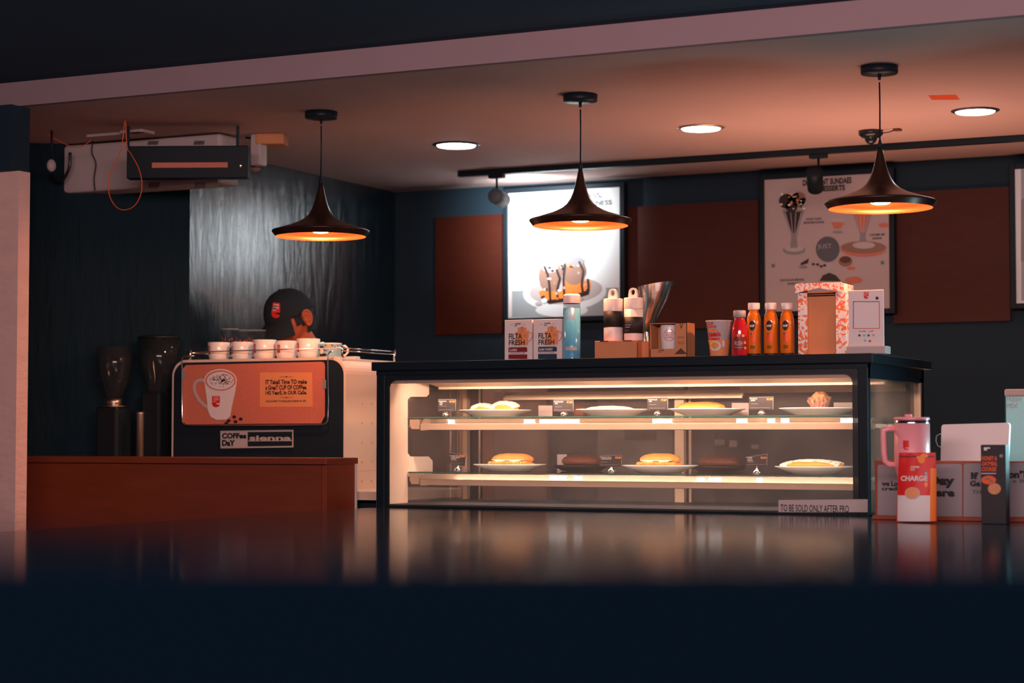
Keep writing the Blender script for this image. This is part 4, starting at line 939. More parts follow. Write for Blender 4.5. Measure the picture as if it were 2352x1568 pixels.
# donation box covered in floral paper
Y = 6.12; xa, xb = W(1833, 720, Y).x, W(1942, 720, Y).x; zt1 = W(1885, 672, Y).z; dep = .115
t = thing('donation_box', 'tall floral orange paper covered box with an open front window', 'box', ((xa+xb)/2, Y+.06, ZT))
zl0, zl1 = W(1885, 671, Y-.004).z, W(1885, 649, Y-.004).z; wa, wb = W(1854, 740, Y).x, W(1920, 740, Y).x
b = B(); b.box(xa, wa, Y, Y+.003, ZT+.0003, zl0, 'floral'); b.box(wb, xb, Y, Y+.003, ZT+.0003, zl0, 'floral'); b.box(xa, xa+.003, Y+.003, Y+dep, ZT+.0003, zl0, 'floral'); b.box(xb-.003, xb, Y+.003, Y+dep, ZT+.0003, zl0, 'floral')
b.box(xa, xb, Y+dep, Y+dep+.003, ZT+.0003, zl0, 'cardboard'); b.box(wa-.01, wb+.01, Y+.012, Y+.014, ZT+.0003, zl0-.012, 'cardboard'); b.box(wa, wb, Y+.0, Y+.012, ZT+.0003, ZT+.002, 'cardboard'); b.build('box_body', t)
b = B(); xl, xr2 = W(1826, 660, Y-.004).x, W(1934, 660, Y-.004).x
pts = [(xl, zl0), (xl+.006, zl0), ((xl+xr2)/2, zl0+.014), (xr2-.006, zl0), (xr2, zl0), (xr2, zl1), (xl, zl1)]
b.prism(pts, Y-.004, Y-.002, 'floral'); b.box(xr2-.002, xr2, Y-.002, Y+dep+.006, zl0, zl1, 'floral'); b.box(xl, xl+.002, Y-.002, Y+dep+.006, zl0, zl1, 'floral'); b.box(xl, xr2, Y-.002, Y+dep+.006, zl1-.002, zl1, 'floral'); b.box(xl+.002, xr2-.002, Y+.03, Y+.1, zl0+.0005, zl0+.003, 'orange'); b.build('lid', t)
# payment stand (code left out)
Y = 6.05; xa, xb = W(1949, 740, Y).x, W(2030, 740, Y).x; z1 = W(1990, 666, Y).z
t = thing('payment_stand', 'white upright payment card stand with red logo at the right end of the case', 'sign', ((xa+xb)/2, Y+.02, ZT))
b = B(); zz0 = W(1990, 795, Y).z; b.box(xa, xb, Y, Y+.006, zz0, z1, 'paper', .0015)
logo(b, lambda q, m: b.pp(q, Y-.0004, m), lambda s, a, c, d, e, m: b.pt(s, a, c, d, e, Y-.0008, m), 1984, 670, 11, 16)
b.pe(2014.5, 684.5, 3.4, 3.6, Y-.0004, 'ink')
for q in (((1959.5, 692.5), (2019.5, 692.5)), ((1960, 754), (2020, 754)), ((1960, 692), (1960, 754)), ((2019.5, 692), (2020, 754))): b.pline(q, 1.4, Y-.0005, 'red' if q[0][1] > 700 or q[0][0] > 2000 else 'navy_print')
b.pt('BHIM', 1973, 1989, 759, 762.5, Y-.0004, 'grey', .02, shear=.3); b.pt('UPI', 1995, 2007, 758.5, 762.5, Y-.0004, 'grey', .02, shear=.3)
for x, y, m in ((1974, 770, 'navy_print'), (1985, 770, 'blue_print'), (1995, 770, 'teal'), (2006, 769.5, 'orange_pale'), (1987, 782, 'blue_print'), (1998, 783, 'red')): b.pe(x, y, 3, 2.6, Y-.0004, m, n=12)
b.build('card', t)
b = B(); xb2 = W(2036, 800, Y).x; b.box(xa-.004, xb2, Y-.012, Y+.05, ZT+.0003, zz0, 'offwhite', .002); b.build('base', t)

# ================================================================== RIGHT: things on the polished counter
Y = 5.78; xa = W(2009, 1100, Y).x; z1 = W(2009, 1057, Y).z
t = thing('card_display', 'brown wooden holder with grey slogan cards at the right of the case', 'card display', (xa+.3, Y+.02, A_Z))
b = B(); b.box(xa, xa+.62, Y, Y+.03, A_Z+.0003, z1, 'wood_frame', .002); b.box(xa, xa+.62, Y-.03, Y, A_Z+.0003, A_Z+.012, 'wood_frame', .002); b.build('holder', t)
Yc = Y-.002
b = B(); b.pp([(2019, 1067), (2205, 1065), (2210, 1068), (2210, 1188), (2016, 1188), (2016, 1071)], Yc, 'grey', .001); b.pt('we Love', 2025, 2075, 1104, 1116, Yc-.0015, 'ink', .05); b.pt('credit', 2025, 2072, 1117, 1126, Yc-.0015, 'ink', .04)
b.pt('Day', 2132, 2193, 1092, 1120, Yc-.0015, 'ink', .06); b.pt('Here', 2126, 2193, 1121, 1140, Yc-.0015, 'ink', .05); b.build('card', t)
b = B(); b.pp([(2214, 1067), (2218, 1064), (2420, 1061), (2420, 1186), (2213, 1188)], Yc, 'grey', .001); b.pt('If', 2230, 2247, 1084, 1100, Yc-.0015, 'ink', .06); b.pt('Ge', 2228, 2252, 1103, 1117, Yc-.0015, 'ink', .06); b.pt('THe', 2233, 2262, 1125, 1134, Yc-.0015, 'midgrey', .03)
b.pt("on'T", 2316, 2362, 1080, 1098, Yc-.0015, 'ink', .06); b.pt('a BILL', 2326, 2380, 1100, 1108, Yc-.0015, 'midgrey', .03); b.build('card', t)
# pink tumbler
Y = 5.66; pc = W(2095, 1040, Y); s_ = mpp(2095, 1040, Y); zz = lambda py: W(2095, py, Y).z; R = 40.5*s_
t = thing('insulated_tumbler', 'pink insulated tumbler with side handle behind the red bag', 'tumbler', (pc.x, Y, A_Z))
b = B(); b.lathe([(0, A_Z+.0005), (R*.62, A_Z+.0005), (R*.66, A_Z+.004), (R*.74, zz(1105)), (R*.97, zz(1078)), (R, zz(1065)), (R, zz(972)), (0, zz(972))], 'pink', (pc.x, Y, 0), 48)
lm = cylmap(pc.x, Y, R, math.radians(-70)); pu = lambda x: (x-2095)*s_
b.mr(lm, pu(2070), pu(2084), zz(1027), zz(1011), 'red', 6); b.mr(lm, pu(2070.5), pu(2075), zz(1030), zz(1026.5), 'red', 3); b.mr(lm, pu(2073), pu(2083), zz(1032.5), zz(1029.5), 'red', 4); b.build('cup', t)
b = B(); b.lathe([(R*.985, zz(972)), (R*.985, zz(964)), (0, zz(964))], 'chrome', (pc.x, Y, 0), 48); b.build('rim_band', t)
b = B(); b.lathe([(0, zz(964)), (R, zz(964)), (R*1.01, zz(962)), (R*.98, zz(958)), (0, zz(957))], 'pink', (pc.x, Y, 0), 48); b.lathe([(0, zz(957)), (.011, zz(957)), (.010, zz(951)), (0, zz(951))], 'pink', (pc.x-.01, Y, 0), 20); b.build('lid', t)
b = B(); hd = -RGT
hp = [(2060, 984), (2042, 984), (2030, 988), (2029, 1005), (2030, 1040), (2032, 1058), (2040, 1066), (2060, 1067)]
b.tube([Vector((pc.x, Y, zz(y)))-RGT*((2095-x)*s_) for x, y in hp], [.0085]*8, 'pink', 12); b.build('handle', t)
# red bag
Y = 5.60; t = thing('coffee_pouch', 'red and orange coffee pouch lettered CHARGE in front of the pink tumbler', 'pouch', (W(2105, 1100, Y).x, Y, A_Z))
b = B(); outl = [(2059, 1200), (2060, 1130), (2062, 1080), (2064.5, 1041), (2106, 1040), (2149, 1039), (2149, 1080), (2151, 1130), (2152, 1200)]
vs = []; fs = []; NU, NV = 14, 16
for side in (-1, 1):
    for j in range(NV+1):
        v = j/NV; yy_ = 1039+(1197-1039)*v; xl_ = 2065-6.5*v; xr_ = 2149+3*v
        for i in range(NU+1):
            u = i/NU; q = W(xl_+(xr_-xl_)*u, yy_, Y); bulge = .022*math.sin(PI*u)**.6*(.12+.88*min(1, v*1.6))+.0006*math.sin(20*u+9*v)
            vs.append((q.x, Y+side*bulge, max(q.z, A_Z+.0005)))
N1 = (NU+1)*(NV+1)
for s2 in (0, 1):
    for j in range(NV):
        for i in range(NU): k = s2*N1+j*(NU+1)+i; fs.append((k, k+1, k+NU+2, k+NU+1))
b.add(vs, fs, 'red', True)
def bag(px, py, off=.001):
    u = min(1, max(0, (px-(2065-6.5*(py-1039)/158))/(84+9.5*(py-1039)/158))); v = (py-1039)/158
    q = W(px, py, Y); return Vector((q.x, Y-.022*math.sin(PI*u)**.6*(.12+.88*min(1, v*1.6))-off, q.z))
def bagpoly(x0, x1, y0, y1, m, off=.001, n=8):
    vs = [bag(x0+(x1-x0)*i/n, y0+(y1-y0)*j/4, off) for i in range(n+1) for j in range(5)]
    b.add(vs, [(i*5+j, i*5+5+j, i*5+6+j, i*5+1+j) for i in range(n) for j in range(4)], m, True)
bagpoly(2063, 2140, 1137, 1196, 'paper', .0012); bagpoly(2139, 2151, 1075, 1196, 'orange', .0014, 4); bagpoly(2066, 2147, 1046, 1050, 'dark_red', .0012)
for (x, y, rx, ry) in ((2118, 1056, 8, 8), (2124, 1046, 9, 5), (2112, 1050, 6, 4), (2130, 1112, 4, 6)): b.me_(lambda u, v: bag(u, v, .0016), x, y, rx, ry, 'orange', 12, 2)
g, gf = glyph_mesh('CHARGE', .03); b.add([bag(2071+(2133-2071)*u, 1104-(1104-1092)*v, .002) for u, v in g], gf, 'paper')
for s2, x0, x1, y0, y1 in (('COFFEE', 2094, 2114, 1070, 1074.5), ('DAY', 2094, 2104, 1076, 1080)):
    g, gf = glyph_mesh(s2, .04); b.add([bag(x0+(x1-x0)*u, y1-(y1-y0)*v, .002) for u, v in g], gf, 'paper')
b.me_(lambda u, v: bag(u, v, .0020), 2100, 1132, 18, 14, 'offwhite', 24); b.me_(lambda u, v: bag(u, v, .0026), 2100, 1131, 15.5, 11.5, 'orange_pale', 24); bagpoly(2127, 2132, 1084, 1090, 'blue_print', .002, 2)
b.build('pouch', t)
# cookie box
Y = 5.60; xa, xb = W(2253, 1080, Y).x, W(2310, 1080, Y).x; z1 = W(2280, 1021, Y).z
t = thing('cookie_box', 'black cookie carton with orange lettering in front of the white screen', 'box', ((xa+xb)/2, Y, A_Z))
b = B(); b.box(xa, xb, Y, Y+.05, A_Z+.0003, z1, 'ink', .0015); b.pt('HONEY &', 2255, 2290, 1047, 1057, Y-.001, 'deep_orange', .03, shear=.2); b.pt('OATMEAL', 2255, 2291, 1059.5, 1069.5, Y-.001, 'deep_orange', .03, shear=.2); b.pt('COOKIES', 2255, 2289, 1072, 1082, Y-.001, 'deep_orange', .03, shear=.2)
b.pline([(2254, 1087), (2288, 1087)], 1.6, Y-.001, 'paper'); b.pp([(2260, 1027), (2274, 1027), (2274, 1030), (2267, 1030), (2267, 1034), (2260, 1034)], Y-.001, 'paper'); b.pp([(2296, 1043), (2303, 1043), (2303, 1050), (2296, 1050)], Y-.001, 'grey')
b.pe(2271, 1102, 17, 10, Y-.001, 'deep_orange'); b.pe(2268, 1099, 7, 3, Y-.0015, 'board'); b.pe(2277, 1104, 5, 3, Y-.0015, 'board'); b.pe(2284, 1122, 15, 13, Y-.001, 'muffin'); b.build('carton', t)
# white point-of-sale screen
Y = 6.02; t = thing('pos_screen', 'white rounded back of a till screen above the slogan cards', 'screen', (W(2243, 1030, Y).x, Y, A_Z))
q = [(2164, 1062), (2166, 980), (2168, 976), (2172, 974.5), (2316, 970.5), (2320, 972), (2322, 976), (2318, 1062)]
b = B(); b.pp(q, Y, 'white', .02); b.build('screen', t)
xm_ = W(2243, 1100, Y).x; b = B(); b.box(xm_-.03, xm_+.03, Y+.0, Y+.03, A_Z-.1, W(2243, 1060, Y).z, 'offwhite', .004); b.build('neck', t)
b = B(); b.box(xm_-.1, xm_+.1, Y-.02, Y+.12, A_Z-.001-.10, A_Z-.10+.015, 'offwhite', .004); b.build('foot', t)
b = B(); b.tube([W(x, y, Y+.012) for x, y in ((2164, 1028), (2154, 1024), (2149.5, 1012), (2151, 1001), (2157, 997), (2165, 996))], .0013, 'grey', 6); b.build('cable', t)
t = thing('till_desk', 'low dark desk behind the slogan cards under the till screen', 'desk', (-.8, 6.15, 0)); b = B(); b.box(-1.6, .2, 5.965, 6.5, 0, A_Z-.1005, 'black', .004); b.build('desk_body', t)
# glowing drinks cooler at the right edge
Y = 6.55; xa = W(2308, 950, Y).x; z1 = W(2320, 893, Y).z
t = thing('drinks_cooler', 'pale teal lit clear cooler cut off by the right edge', 'cooler', (xa+.2, Y+.1, A_Z-.1))
b = B(); b.box(xa, xa+.4, Y, Y+.004, A_Z-.1, z1-.02, 'teal_glow'); b.box(xa, xa+.4, Y+.18, Y+.2, A_Z-.1, z1-.02, 'teal'); b.box(xa, xa+.004, Y, Y+.2, A_Z-.1, z1-.02, 'teal'); b.pt('FRESH', 2312, 2345, 911, 922, Y-.001, 'grey', .0); b.pt('MIX', 2312, 2338, 926, 937, Y-.001, 'grey', 0); b.build('cabinet', t)
b = B(); b.box(xa-.001, xa+.4, Y-.004, Y+.2, z1-.025, z1, 'grey', .006); b.build('lid', t)
t = thing('cooler_stand', 'dark stand under the teal drinks cooler', 'stand', (xa+.2, Y+.1, 0)); b = B(); b.box(xa-.05, xa+.5, 6.505, Y+.25, 0, A_Z-.1005, 'black', .004); b.build('cabinet', t)
area('counter_glow_fill', (xa+.52, 6.2, 1.25), (xa+.1, 5.4, .9), 4.0, (.45, .92, 1.0), .25, .25)  # cool lamp added out of view to throw a cyan glow on the counter

# ================================================================== BACK WALL POSTERS
def frame(px0, px1, py0, py1, Yq, name, label, bw, m):
    a = W(px0, py0, Yq); c = W(px1, py0, Yq); z0 = W((px0+px1)/2, py1, Yq).z; z1 = W((px0+px1)/2, py0, Yq).z
    t = thing(name, label, 'poster', ((a.x+c.x)/2, Yq+.02, z0)); s_ = bw
    b = B(); b.box(a.x-s_, a.x, Yq-.01, Yq+.03, z0-s_, z1+s_, 'black_metal', .002); b.box(c.x, c.x+s_, Yq-.01, Yq+.03, z0-s_, z1+s_, 'black_metal', .002)
    b.box(a.x, c.x, Yq-.01, Yq+.03, z1, z1+s_, 'black_metal', .002); b.box(a.x, c.x, Yq-.01, Yq+.03, z0-s_, z0, 'black_metal', .002); b.build('frame', t)
    b = B(); b.box(a.x, c.x, Yq, Yq+.02, z0, z1, m); return t, b
YP = YB-.06
t, b = frame(1167.5, 1424.5, 437, 727, YP, 'dessert_poster', 'bright white framed poster of ice cream scoops lit by a spotlight', .022, 'poster_white')
Yq = YP-.001
b.pp([(1168, 448), (1176, 447.5), (1176, 728), (1168, 728)], Yq, 'paper'); b.pp([(1176, 668), (1420, 660), (1420, 724), (1176, 728)], Yq, 'poster_grey')
b.pt('A DASH OF SW', 1209, 1312, 452.5, 464.5, Yq-.001, 'midgrey', .0); b.pt('ESS,', 1353, 1382, 443.5, 457, Yq-.001, 'midgrey', .02)
b.pt('A DOSE OF FLA', 1187, 1300, 470, 482.5, Yq-.001, 'midgrey', .0); b.pt('NESS', 1368, 1405, 460.5, 472, Yq-.001, 'midgrey', .02)
b.pe(1297, 672, 96, 42, Yq-.0006, 'poster_white', rot=-.05); b.pe(1300, 668, 84, 30, Yq-.0012, 'offwhite', rot=-.08); b.pe(1290, 712, 60, 16, Yq-.0007, 'poster_white')
b.pp([(1237, 670), (1262, 660), (1290, 668), (1300, 640), (1330, 640), (1358, 648), (1355, 668), (1340, 680), (1300, 688), (1262, 696), (1245, 690)], Yq-.0018, 'orange')
b.pe(1264, 634, 27, 36, Yq-.0024, 'board', rot=.1); b.pe(1318, 622, 28, 32, Yq-.0024, 'board'); b.pe(1262, 612, 20, 14, Yq-.003, 'offwhite', rot=.2); b.pe(1320, 602, 22, 12, Yq-.003, 'grey', rot=-.2)
for ln in (((1250, 611), (1258, 630), (1262, 655), (1264, 690)), ((1278, 618), (1286, 640), (1279, 668), (1282, 692)), ((1298, 606), (1294, 640), (1296, 680)), ((1330, 600), (1340, 622), (1336, 655), (1340, 678)), ((1350, 640), (1352, 660), (1345, 675))): b.pline(ln, 5, Yq-.0036, 'choc')
b.pp([(1250, 690), (1300, 684), (1355, 664), (1352, 676), (1310, 690), (1262, 698)], Yq-.003, 'choc')
for i in range(26): b.pe(random.uniform(1245, 1345), random.uniform(600, 690), random.uniform(2, 5), random.uniform(2, 4), Yq-.0042, random.choice(['poster_white', 'offwhite', 'choc', 'orange']), n=8)
b.pe(1250, 690, 7, 6, Yq-.004, 'poster_white', n=12); b.pe(1237, 697, 8, 4, Yq-.004, 'offwhite', n=12)
b.build('picture', t)
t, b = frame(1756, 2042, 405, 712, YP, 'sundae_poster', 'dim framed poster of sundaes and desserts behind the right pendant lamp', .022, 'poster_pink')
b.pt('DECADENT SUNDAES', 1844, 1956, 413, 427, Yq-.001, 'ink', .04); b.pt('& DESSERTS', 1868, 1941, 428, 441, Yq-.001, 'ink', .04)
def sundae(cx, top, sc, fruit):
    k = sc; Z = Yq-.001
    b.pe(cx+4*k, top+130*k, 26*k, 11*k, Z, 'grey'); b.pe(cx+4*k, top+126*k, 22*k, 8*k, Z-.0006, 'offwhite'); b.pp([(cx-2*k, top+95*k), (cx+9*k, top+95*k), (cx+12*k, top+125*k), (cx-5*k, top+125*k)], Z-.001, 'grey')
    b.pp([(cx-24*k, top+38*k), (cx+28*k, top+38*k), (cx+20*k, top+60*k), (cx+10*k, top+98*k), (cx-3*k, top+98*k), (cx-15*k, top+60*k)], Z-.0014, 'grey')
    b.pp([(cx-18*k, top+42*k), (cx+22*k, top+42*k), (cx+15*k, top+62*k), (cx+7*k, top+92*k), (cx, top+92*k), (cx-11*k, top+62*k)], Z-.002, fruit)
    for q in range(4): b.pline([(cx-16*k+q*12*k, top+44*k), (cx-3*k+q*4*k, top+94*k)], 1.2*k, Z-.0026, 'offwhite')
    for (dx, dy, r_, m_) in ((-14, 18, 17, fruit), (14, 14, 17, 'board'), (2, 8, 14, 'offwhite'), (24, 20, 10, 'offwhite'), (-2, 30, 14, fruit)): b.pe(cx+dx*k, top+dy*k, r_*k, r_*k, Z-.0024, m_, n=14)
    for q in range(24): b.pe(cx+random.uniform(-28, 28)*k, top+random.uniform(0, 36)*k, random.uniform(1.5, 4)*k, random.uniform(1, 3)*k, Z-.0032, random.choice(['cream_food', 'orange_pale', 'choc', 'brown']), n=7)
sundae(1820, 444, 1.0, 'choc'); sundae(1978, 440, 1.0, 'orange_print')
b.pt('GOOEY FUDGY', 1851, 1888, 501, 506, Yq-.001, 'ink', .02); b.pt('BROWNIE SUNDAE', 1846, 1893, 509, 514.5, Yq-.001, 'ink', .02)
b.pt('CARAMEL ME', 1997, 2032, 537, 542, Yq-.001, 'ink', .02); b.pt('SUNDAE', 2004, 2025, 545, 550, Yq-.001, 'ink', .02); b.pt('CHOCOLATE NIRVANA', 1792, 1847, 641, 646, Yq-.001, 'ink', .02); b.pt('SUNDAE', 1809, 1835, 649, 654, Yq-.001, 'ink', .02)
b.pe(1983, 572, 52, 17, Yq-.0030, 'orange_print'); b.pe(1983, 568, 52, 14, Yq-.0034, 'board'); b.pe(1984, 563, 26, 8, Yq-.004, 'offwhite')
b.pe(1901, 572, 27, 29, Yq-.0045, 'midgrey'); b.pt('JUST', 1878, 1910, 561, 574, Yq-.005, 'offwhite', -.01)
b.pp([(1907, 500), (1942, 500), (1935, 525), (1915, 527)], Yq-.001, 'offwhite'); b.pp([(1909, 510), (1939, 510), (1933, 524), (1916, 526)], Yq-.0016, 'orange_print'); b.pe(1924, 533, 12, 3, Yq-.001, 'grey')
b.pe(2030, 517, 12, 5, Yq-.001, 'orange_print'); b.pp([(1838, 605), (1858, 593), (1856, 604), (1840, 609)], Yq-.001, 'choc'); b.pe(1845, 613, 10, 4, Yq-.001, 'grey'); b.pe(1942, 600, 16, 12, Yq-.001, 'board'); b.pe(1942, 596, 13, 8, Yq-.0016, 'brown')
for x in (1868, 1878, 1886, 1894): b.pe(x, 608+random.uniform(-2, 4), 4, 3, Yq-.001, 'choc', n=8)
b.pe(1955, 616, 10, 4, Yq-.001, 'orange_print'); b.pe(1961, 643, 20, 8, Yq-.001, 'orange_print'); b.pp([(1882, 645), (1890, 632), (1905, 626), (1920, 632), (1932, 646)], Yq-.0016, 'choc'); b.pe(1905, 612, 12, 8, Yq-.001, 'offwhite')
for x, y in ((1776, 610), (2027, 603)): b.pp([(x-4.5, y-4.5), (x+4.5, y-4.5), (x+4.5, y+4.5), (x-4.5, y+4.5)], Yq-.0008, 'grey'); b.pe(x, y, 2.4, 2.4, Yq-.0014, 'teal')
b.pp([(1865, 405), (2040, 397), (2040, 400), (1866, 409)], Yq-.0004, 'poster_pink')
b.build('picture', t)
t, b = frame(2331, 2600, 381, 693, YP, 'white_poster', 'pale framed poster cut off by the right edge', .022, 'poster_white'); b.pp([(2345, 388), (2600, 380), (2600, 690), (2346, 690)], Yq, 'poster_grey'); b.pp([(2345, 460), (2390, 420), (2390, 600), (2345, 600)], Yq-.0006, 'grey'); b.build('picture', t)
# sockets seen through the case
for i, (x0, x1, y0, y1, lab) in enumerate(((1638, 1665, 1009, 1022, 'white double wall socket seen through the case'), (1677, 1693, 1011, 1026, 'square white wall socket right of the double socket'), (1727, 1742, 1021, 1030, 'small white wall socket seen low through the case'))):
    b = B(); b.pp([(x0, y0), (x1, y0), (x1, y1), (x0, y1)], YB-.0005, 'offwhite', .008)
    if i < 2: b.pe((x0+x1)/2, (y0+y1)/2-2, 1, 1, YB-.009, 'ink', n=6); b.pe((x0+x1)/2-3, (y0+y1)/2+2, 1, 1, YB-.009, 'ink', n=6); b.pe((x0+x1)/2+3, (y0+y1)/2+2, 1, 1, YB-.009, 'ink', n=6)
    tag(b.build('wall_socket'), lab, 'socket')
b = B(); b.pp([(1090, 890), (1260, 888), (1260, 1180), (1090, 1180)], 7.9, 'board', .02); q = b.v; t = thing('menu_board', 'brownish board standing behind the left half of the case', 'board', (W(1175, 1000, 7.9).x, 7.9, 0)); b.box(min(v.x for v in q), max(v.x for v in q), 7.9, 7.93, 0, 1.0, 'board'); b.build('panel', t)
t = thing('fridge', 'grey under-counter fridge seen through the middle of the case', 'fridge', (W(1430, 1000, 7.6).x, 7.75, 0))
a, c = W(1370, 1000, 7.55).x, W(1545, 1000, 7.55).x; zf = W(1450, 912, 7.55).z; b = B(); b.box(a, c, 7.55, 8.05, .02, zf, 'midgrey', .01); b.build('body', t)
b = B(); d0, d1 = W(1434, 1000, 7.54).x, W(1506, 1000, 7.54).x; b.box(d0, d1, 7.543, 7.549, W(1450, 1010, 7.54).z, W(1450, 985, 7.54).z, 'ink'); b.build('display', t)

# ================================================================== CEILING THINGS
pend = thing('pendant_lamp', 'x', 'pendant lamp', (0, 0, 0), 'black trumpet pendant lamps over the case')
prof_o = [(.1600, -.0005), (.1725, .0165), (.1735, .0195), (.170, .0225), (.150, .028), (.125, .036), (.100, .044), (.080, .052), (.060, .063), (.046, .075), (.034, .093), (.025, .115), (.018, .140), (.012, .165), (.009, .182), (.0075, .184)]
b = B(); b.lathe(prof_o, 'shade_black', seg=64); b.build('shade', pend, True)
b = B(); b.lathe([(.1600, -.0005), (.1685, .0140), (.150, .0200), (.125, .0290), (.100, .038), (.078, .047), (.058, .058), (.040, .072), (.0, .074)], 'shade_gold', seg=64); b.build('shade_lining', pend, True)
b = B(); b.lathe([(0, .184), (.0075, .184), (.0070, .200), (.004, .212), (.0028, .216), (0, .216)], 'black_metal', seg=20); b.build('socket', pend, True)
b = B(); b.lathe([(0, .012), (.024, .014), (.038, .022), (.042, .032), (.036, .044), (.020, .058), (0, .064)], 'bulb', seg=28); b.build('bulb', pend, True)
DROP = 1.855
b = B(); b.tube([(0, 0, .21), (0.0008, 0, .33), (0, 0, ZC-DROP-.05)], .0026, 'black_metal', 8); b.build('cord', pend, True)
b = B(); h = ZC-DROP; b.lathe([(0, h-.026), (.056, h-.024), (.058, h-.020), (.058, h-.0005), (0, h-.0005)], 'black_metal', seg=40); b.lathe([(.004, h-.043), (.006, h-.026), (0, h-.026)], 'black_metal', seg=16); b.build('canopy', pend, True)
pl_ = bpy.data.lights.new('pendant_bulb', 'POINT'); pl_.energy = 3.9; pl_.color = (1.0, .38, .16); pl_.shadow_soft_size = .02
lo = bpy.data.objects.new('bulb_light', pl_); COL.objects.link(lo); lo.parent = pend; lo.location = (0, 0, -.004)
for i, (px, d, lab) in enumerate(((735, 7.08, 'left pendant lamp hanging against the dark slate wall'), (1334, 6.72, 'middle pendant lamp hanging in front of the bright ice cream poster'), (2026, 6.20, 'right pendant lamp hanging in front of the sundae poster'))):
    o = pend if i == 0 else copy_tree(pend); u = (px-1176)/F_PX*d; q = RGT*u+FWD*d; o.location = (q.x, q.y, DROP); o['label'] = lab
# downlights
for i, (px, py, m, pw, col_, lab) in enumerate(((1048, 332, 'led_cool', 9, (.75, .92, 1.0), 'cool white ceiling downlight left of the middle pendant'), (1610, 293, 'led_warm', 5, (1.0, .80, .62), 'warm ceiling downlight between the middle and right pendants'), (2240, 254, 'led_cool', 9, (.75, .92, 1.0), 'cool white ceiling downlight nearest the right edge'))):
    p = W(px, py, Z=ZC); t = thing('downlight', lab, 'downlight', (p.x, p.y, ZC), 'round ceiling downlights'); k = (W(px+55, py, Z=ZC)-p).length
    k = 55*((p-CAM).dot(view))/F_PX
    b = B(); b.lathe([(k*.82, -.004), (k*.86, -.006), (k, -.001), (k, -.0002), (k*.8, -.0002)], 'darkgrey' if i != 1 else 'brushed', (p.x, p.y, ZC), 40); b.build('trim_ring', t)
    b = B(); b.lathe([(0, -.013), (k*.5, -.012), (k*.78, -.008), (k*.82, -.003), (k*.82, -.0004), (0, -.0004)], m, (p.x, p.y, ZC), 40); b.build('lens', t)
    l = spot('downlight_beam', (p.x, p.y, ZC-.012), (p.x, p.y, 0), pw, col_, 110, .6, .05); l.parent = t; l.location = (0, 0, -.012)
# track with two spots
Yt = 7.72; xa = W(1055, 393, Yt).x
t = thing('track_rail', 'long black ceiling track running to the right edge', 'light track', (xa, Yt, ZC)); b = B(); b.box(xa, 1.5, Yt-.018, Yt+.018, ZC-.024, ZC-.0003, 'black_metal', .002); b.build('rail', t)
def tspot(px, pyh, drop_px, tgt, lab, on, m, tilt):
    q = W(px, pyh, Yt); t = thing('spotlight', lab, 'spotlight', (q.x, Yt, ZC-.024), 'track spotlights'); ad = W(px-6 if on else px+8, 400, Yt).x
    b = B(); b.box(ad-.035, ad+.035, Yt-.016, Yt+.016, ZC-.040, ZC-.0243, 'black_metal', .002); b.build('adapter', t)
    b = B(); zb2 = q.z+.03; b.tube([(ad, Yt, ZC-.04), (ad, Yt, zb2), (q.x-.0, Yt, q.z+.02)], .005, 'black_metal'); b.build('stem', t)
    d = (Vector(tgt)-q).normalized(); X = Matrix.Translation(q) @ d.to_track_quat('Z', 'Y').to_matrix().to_4x4()
    b = B(); b.lathe([(0, -.055), (.030, -.055), (.033, -.050), (.033, .045), (.029, .045), (.027, .02), (0, .02)], m, seg=32, X=X); b.build('head', t)
    return q, d
tgt = Vector((W(1240, 505, YP).x, YP, W(1240, 505, YP).z))
q, d = tspot(1147, 455, 0, tgt, 'grey track spotlight aimed at the ice cream poster', True, 'midgrey', 0)
spot('poster_spot', q+d*.05, tgt, 22, (.88, .97, 1.0), 108, 1.0, .02)
tspot(1872, 415, 0, W(1885, 560, Y=8.0), 'unlit black track spotlight hanging over the sundae poster', False, 'black_metal', 0)
# dome camera
p = W(2000, 300, Z=ZC); t = thing('dome_camera', 'black dome security camera on the ceiling left of the right cord', 'security camera', (p.x, p.y, ZC))
b = B(); b.lathe([(0, -.026), (.034, -.026), (.046, -.014), (.046, -.0003), (0, -.0003)], 'gloss_black', (p.x, p.y, ZC), 32); b.build('base', t)
b = B(); b.ball((p.x, p.y, ZC-.026), (.024, .024, .026), 'gloss_black'); b.build('dome', t)
b = B(); b.tube([(p.x+.04, p.y, ZC-.012), (p.x+.07, p.y-.01, ZC-.012), (p.x+.10, p.y, ZC-.002)], .002, 'black_metal'); b.box(p.x+.09, p.x+.115, p.y-.02, p.y+.02, ZC-.006, ZC-.0003, 'brown'); b.build('cable', t)
p0, p1, p2_, p3_ = (W(x, y, Z=ZC-.0004) for x, y in ((2132, 219), (2196, 217.5), (2205, 229), (2140, 229.5)))
b = B(); b.add([p0, p1, p2_, p3_]+[v+Vector((0, 0, .0003)) for v in (p0, p1, p2_, p3_)], [(0, 1, 2, 3), (7, 6, 5, 4), (0, 4, 5, 1), (1, 5, 6, 2), (2, 6, 7, 3), (3, 7, 4, 0)], 'deep_orange'); tag(b.build('ceiling_sticker'), 'small red sticker on the ceiling beside the right downlight', 'sticker')
p = W(625, 309, Z=ZC); t = thing('junction_box', 'beige plastic junction box on the ceiling right of the air conditioner', 'junction box', (p.x, p.y, ZC))
b = B(); X = Matrix.Translation((p.x, p.y, ZC)) @ Matrix.Rotation(.35, 4, 'Z'); b.box(-.055, .055, -.045, .045, -.042, -.0004, 'cardboard', .006, X); b.build('housing', t)
b = B(); b.tube([(p.x-.05, p.y, ZC-.012), (p.x-.08, p.y-.0, ZC-.010), (p.x-.12, p.y-.0, ZC-.004)], .004, 'black_metal'); b.build('cable', t)

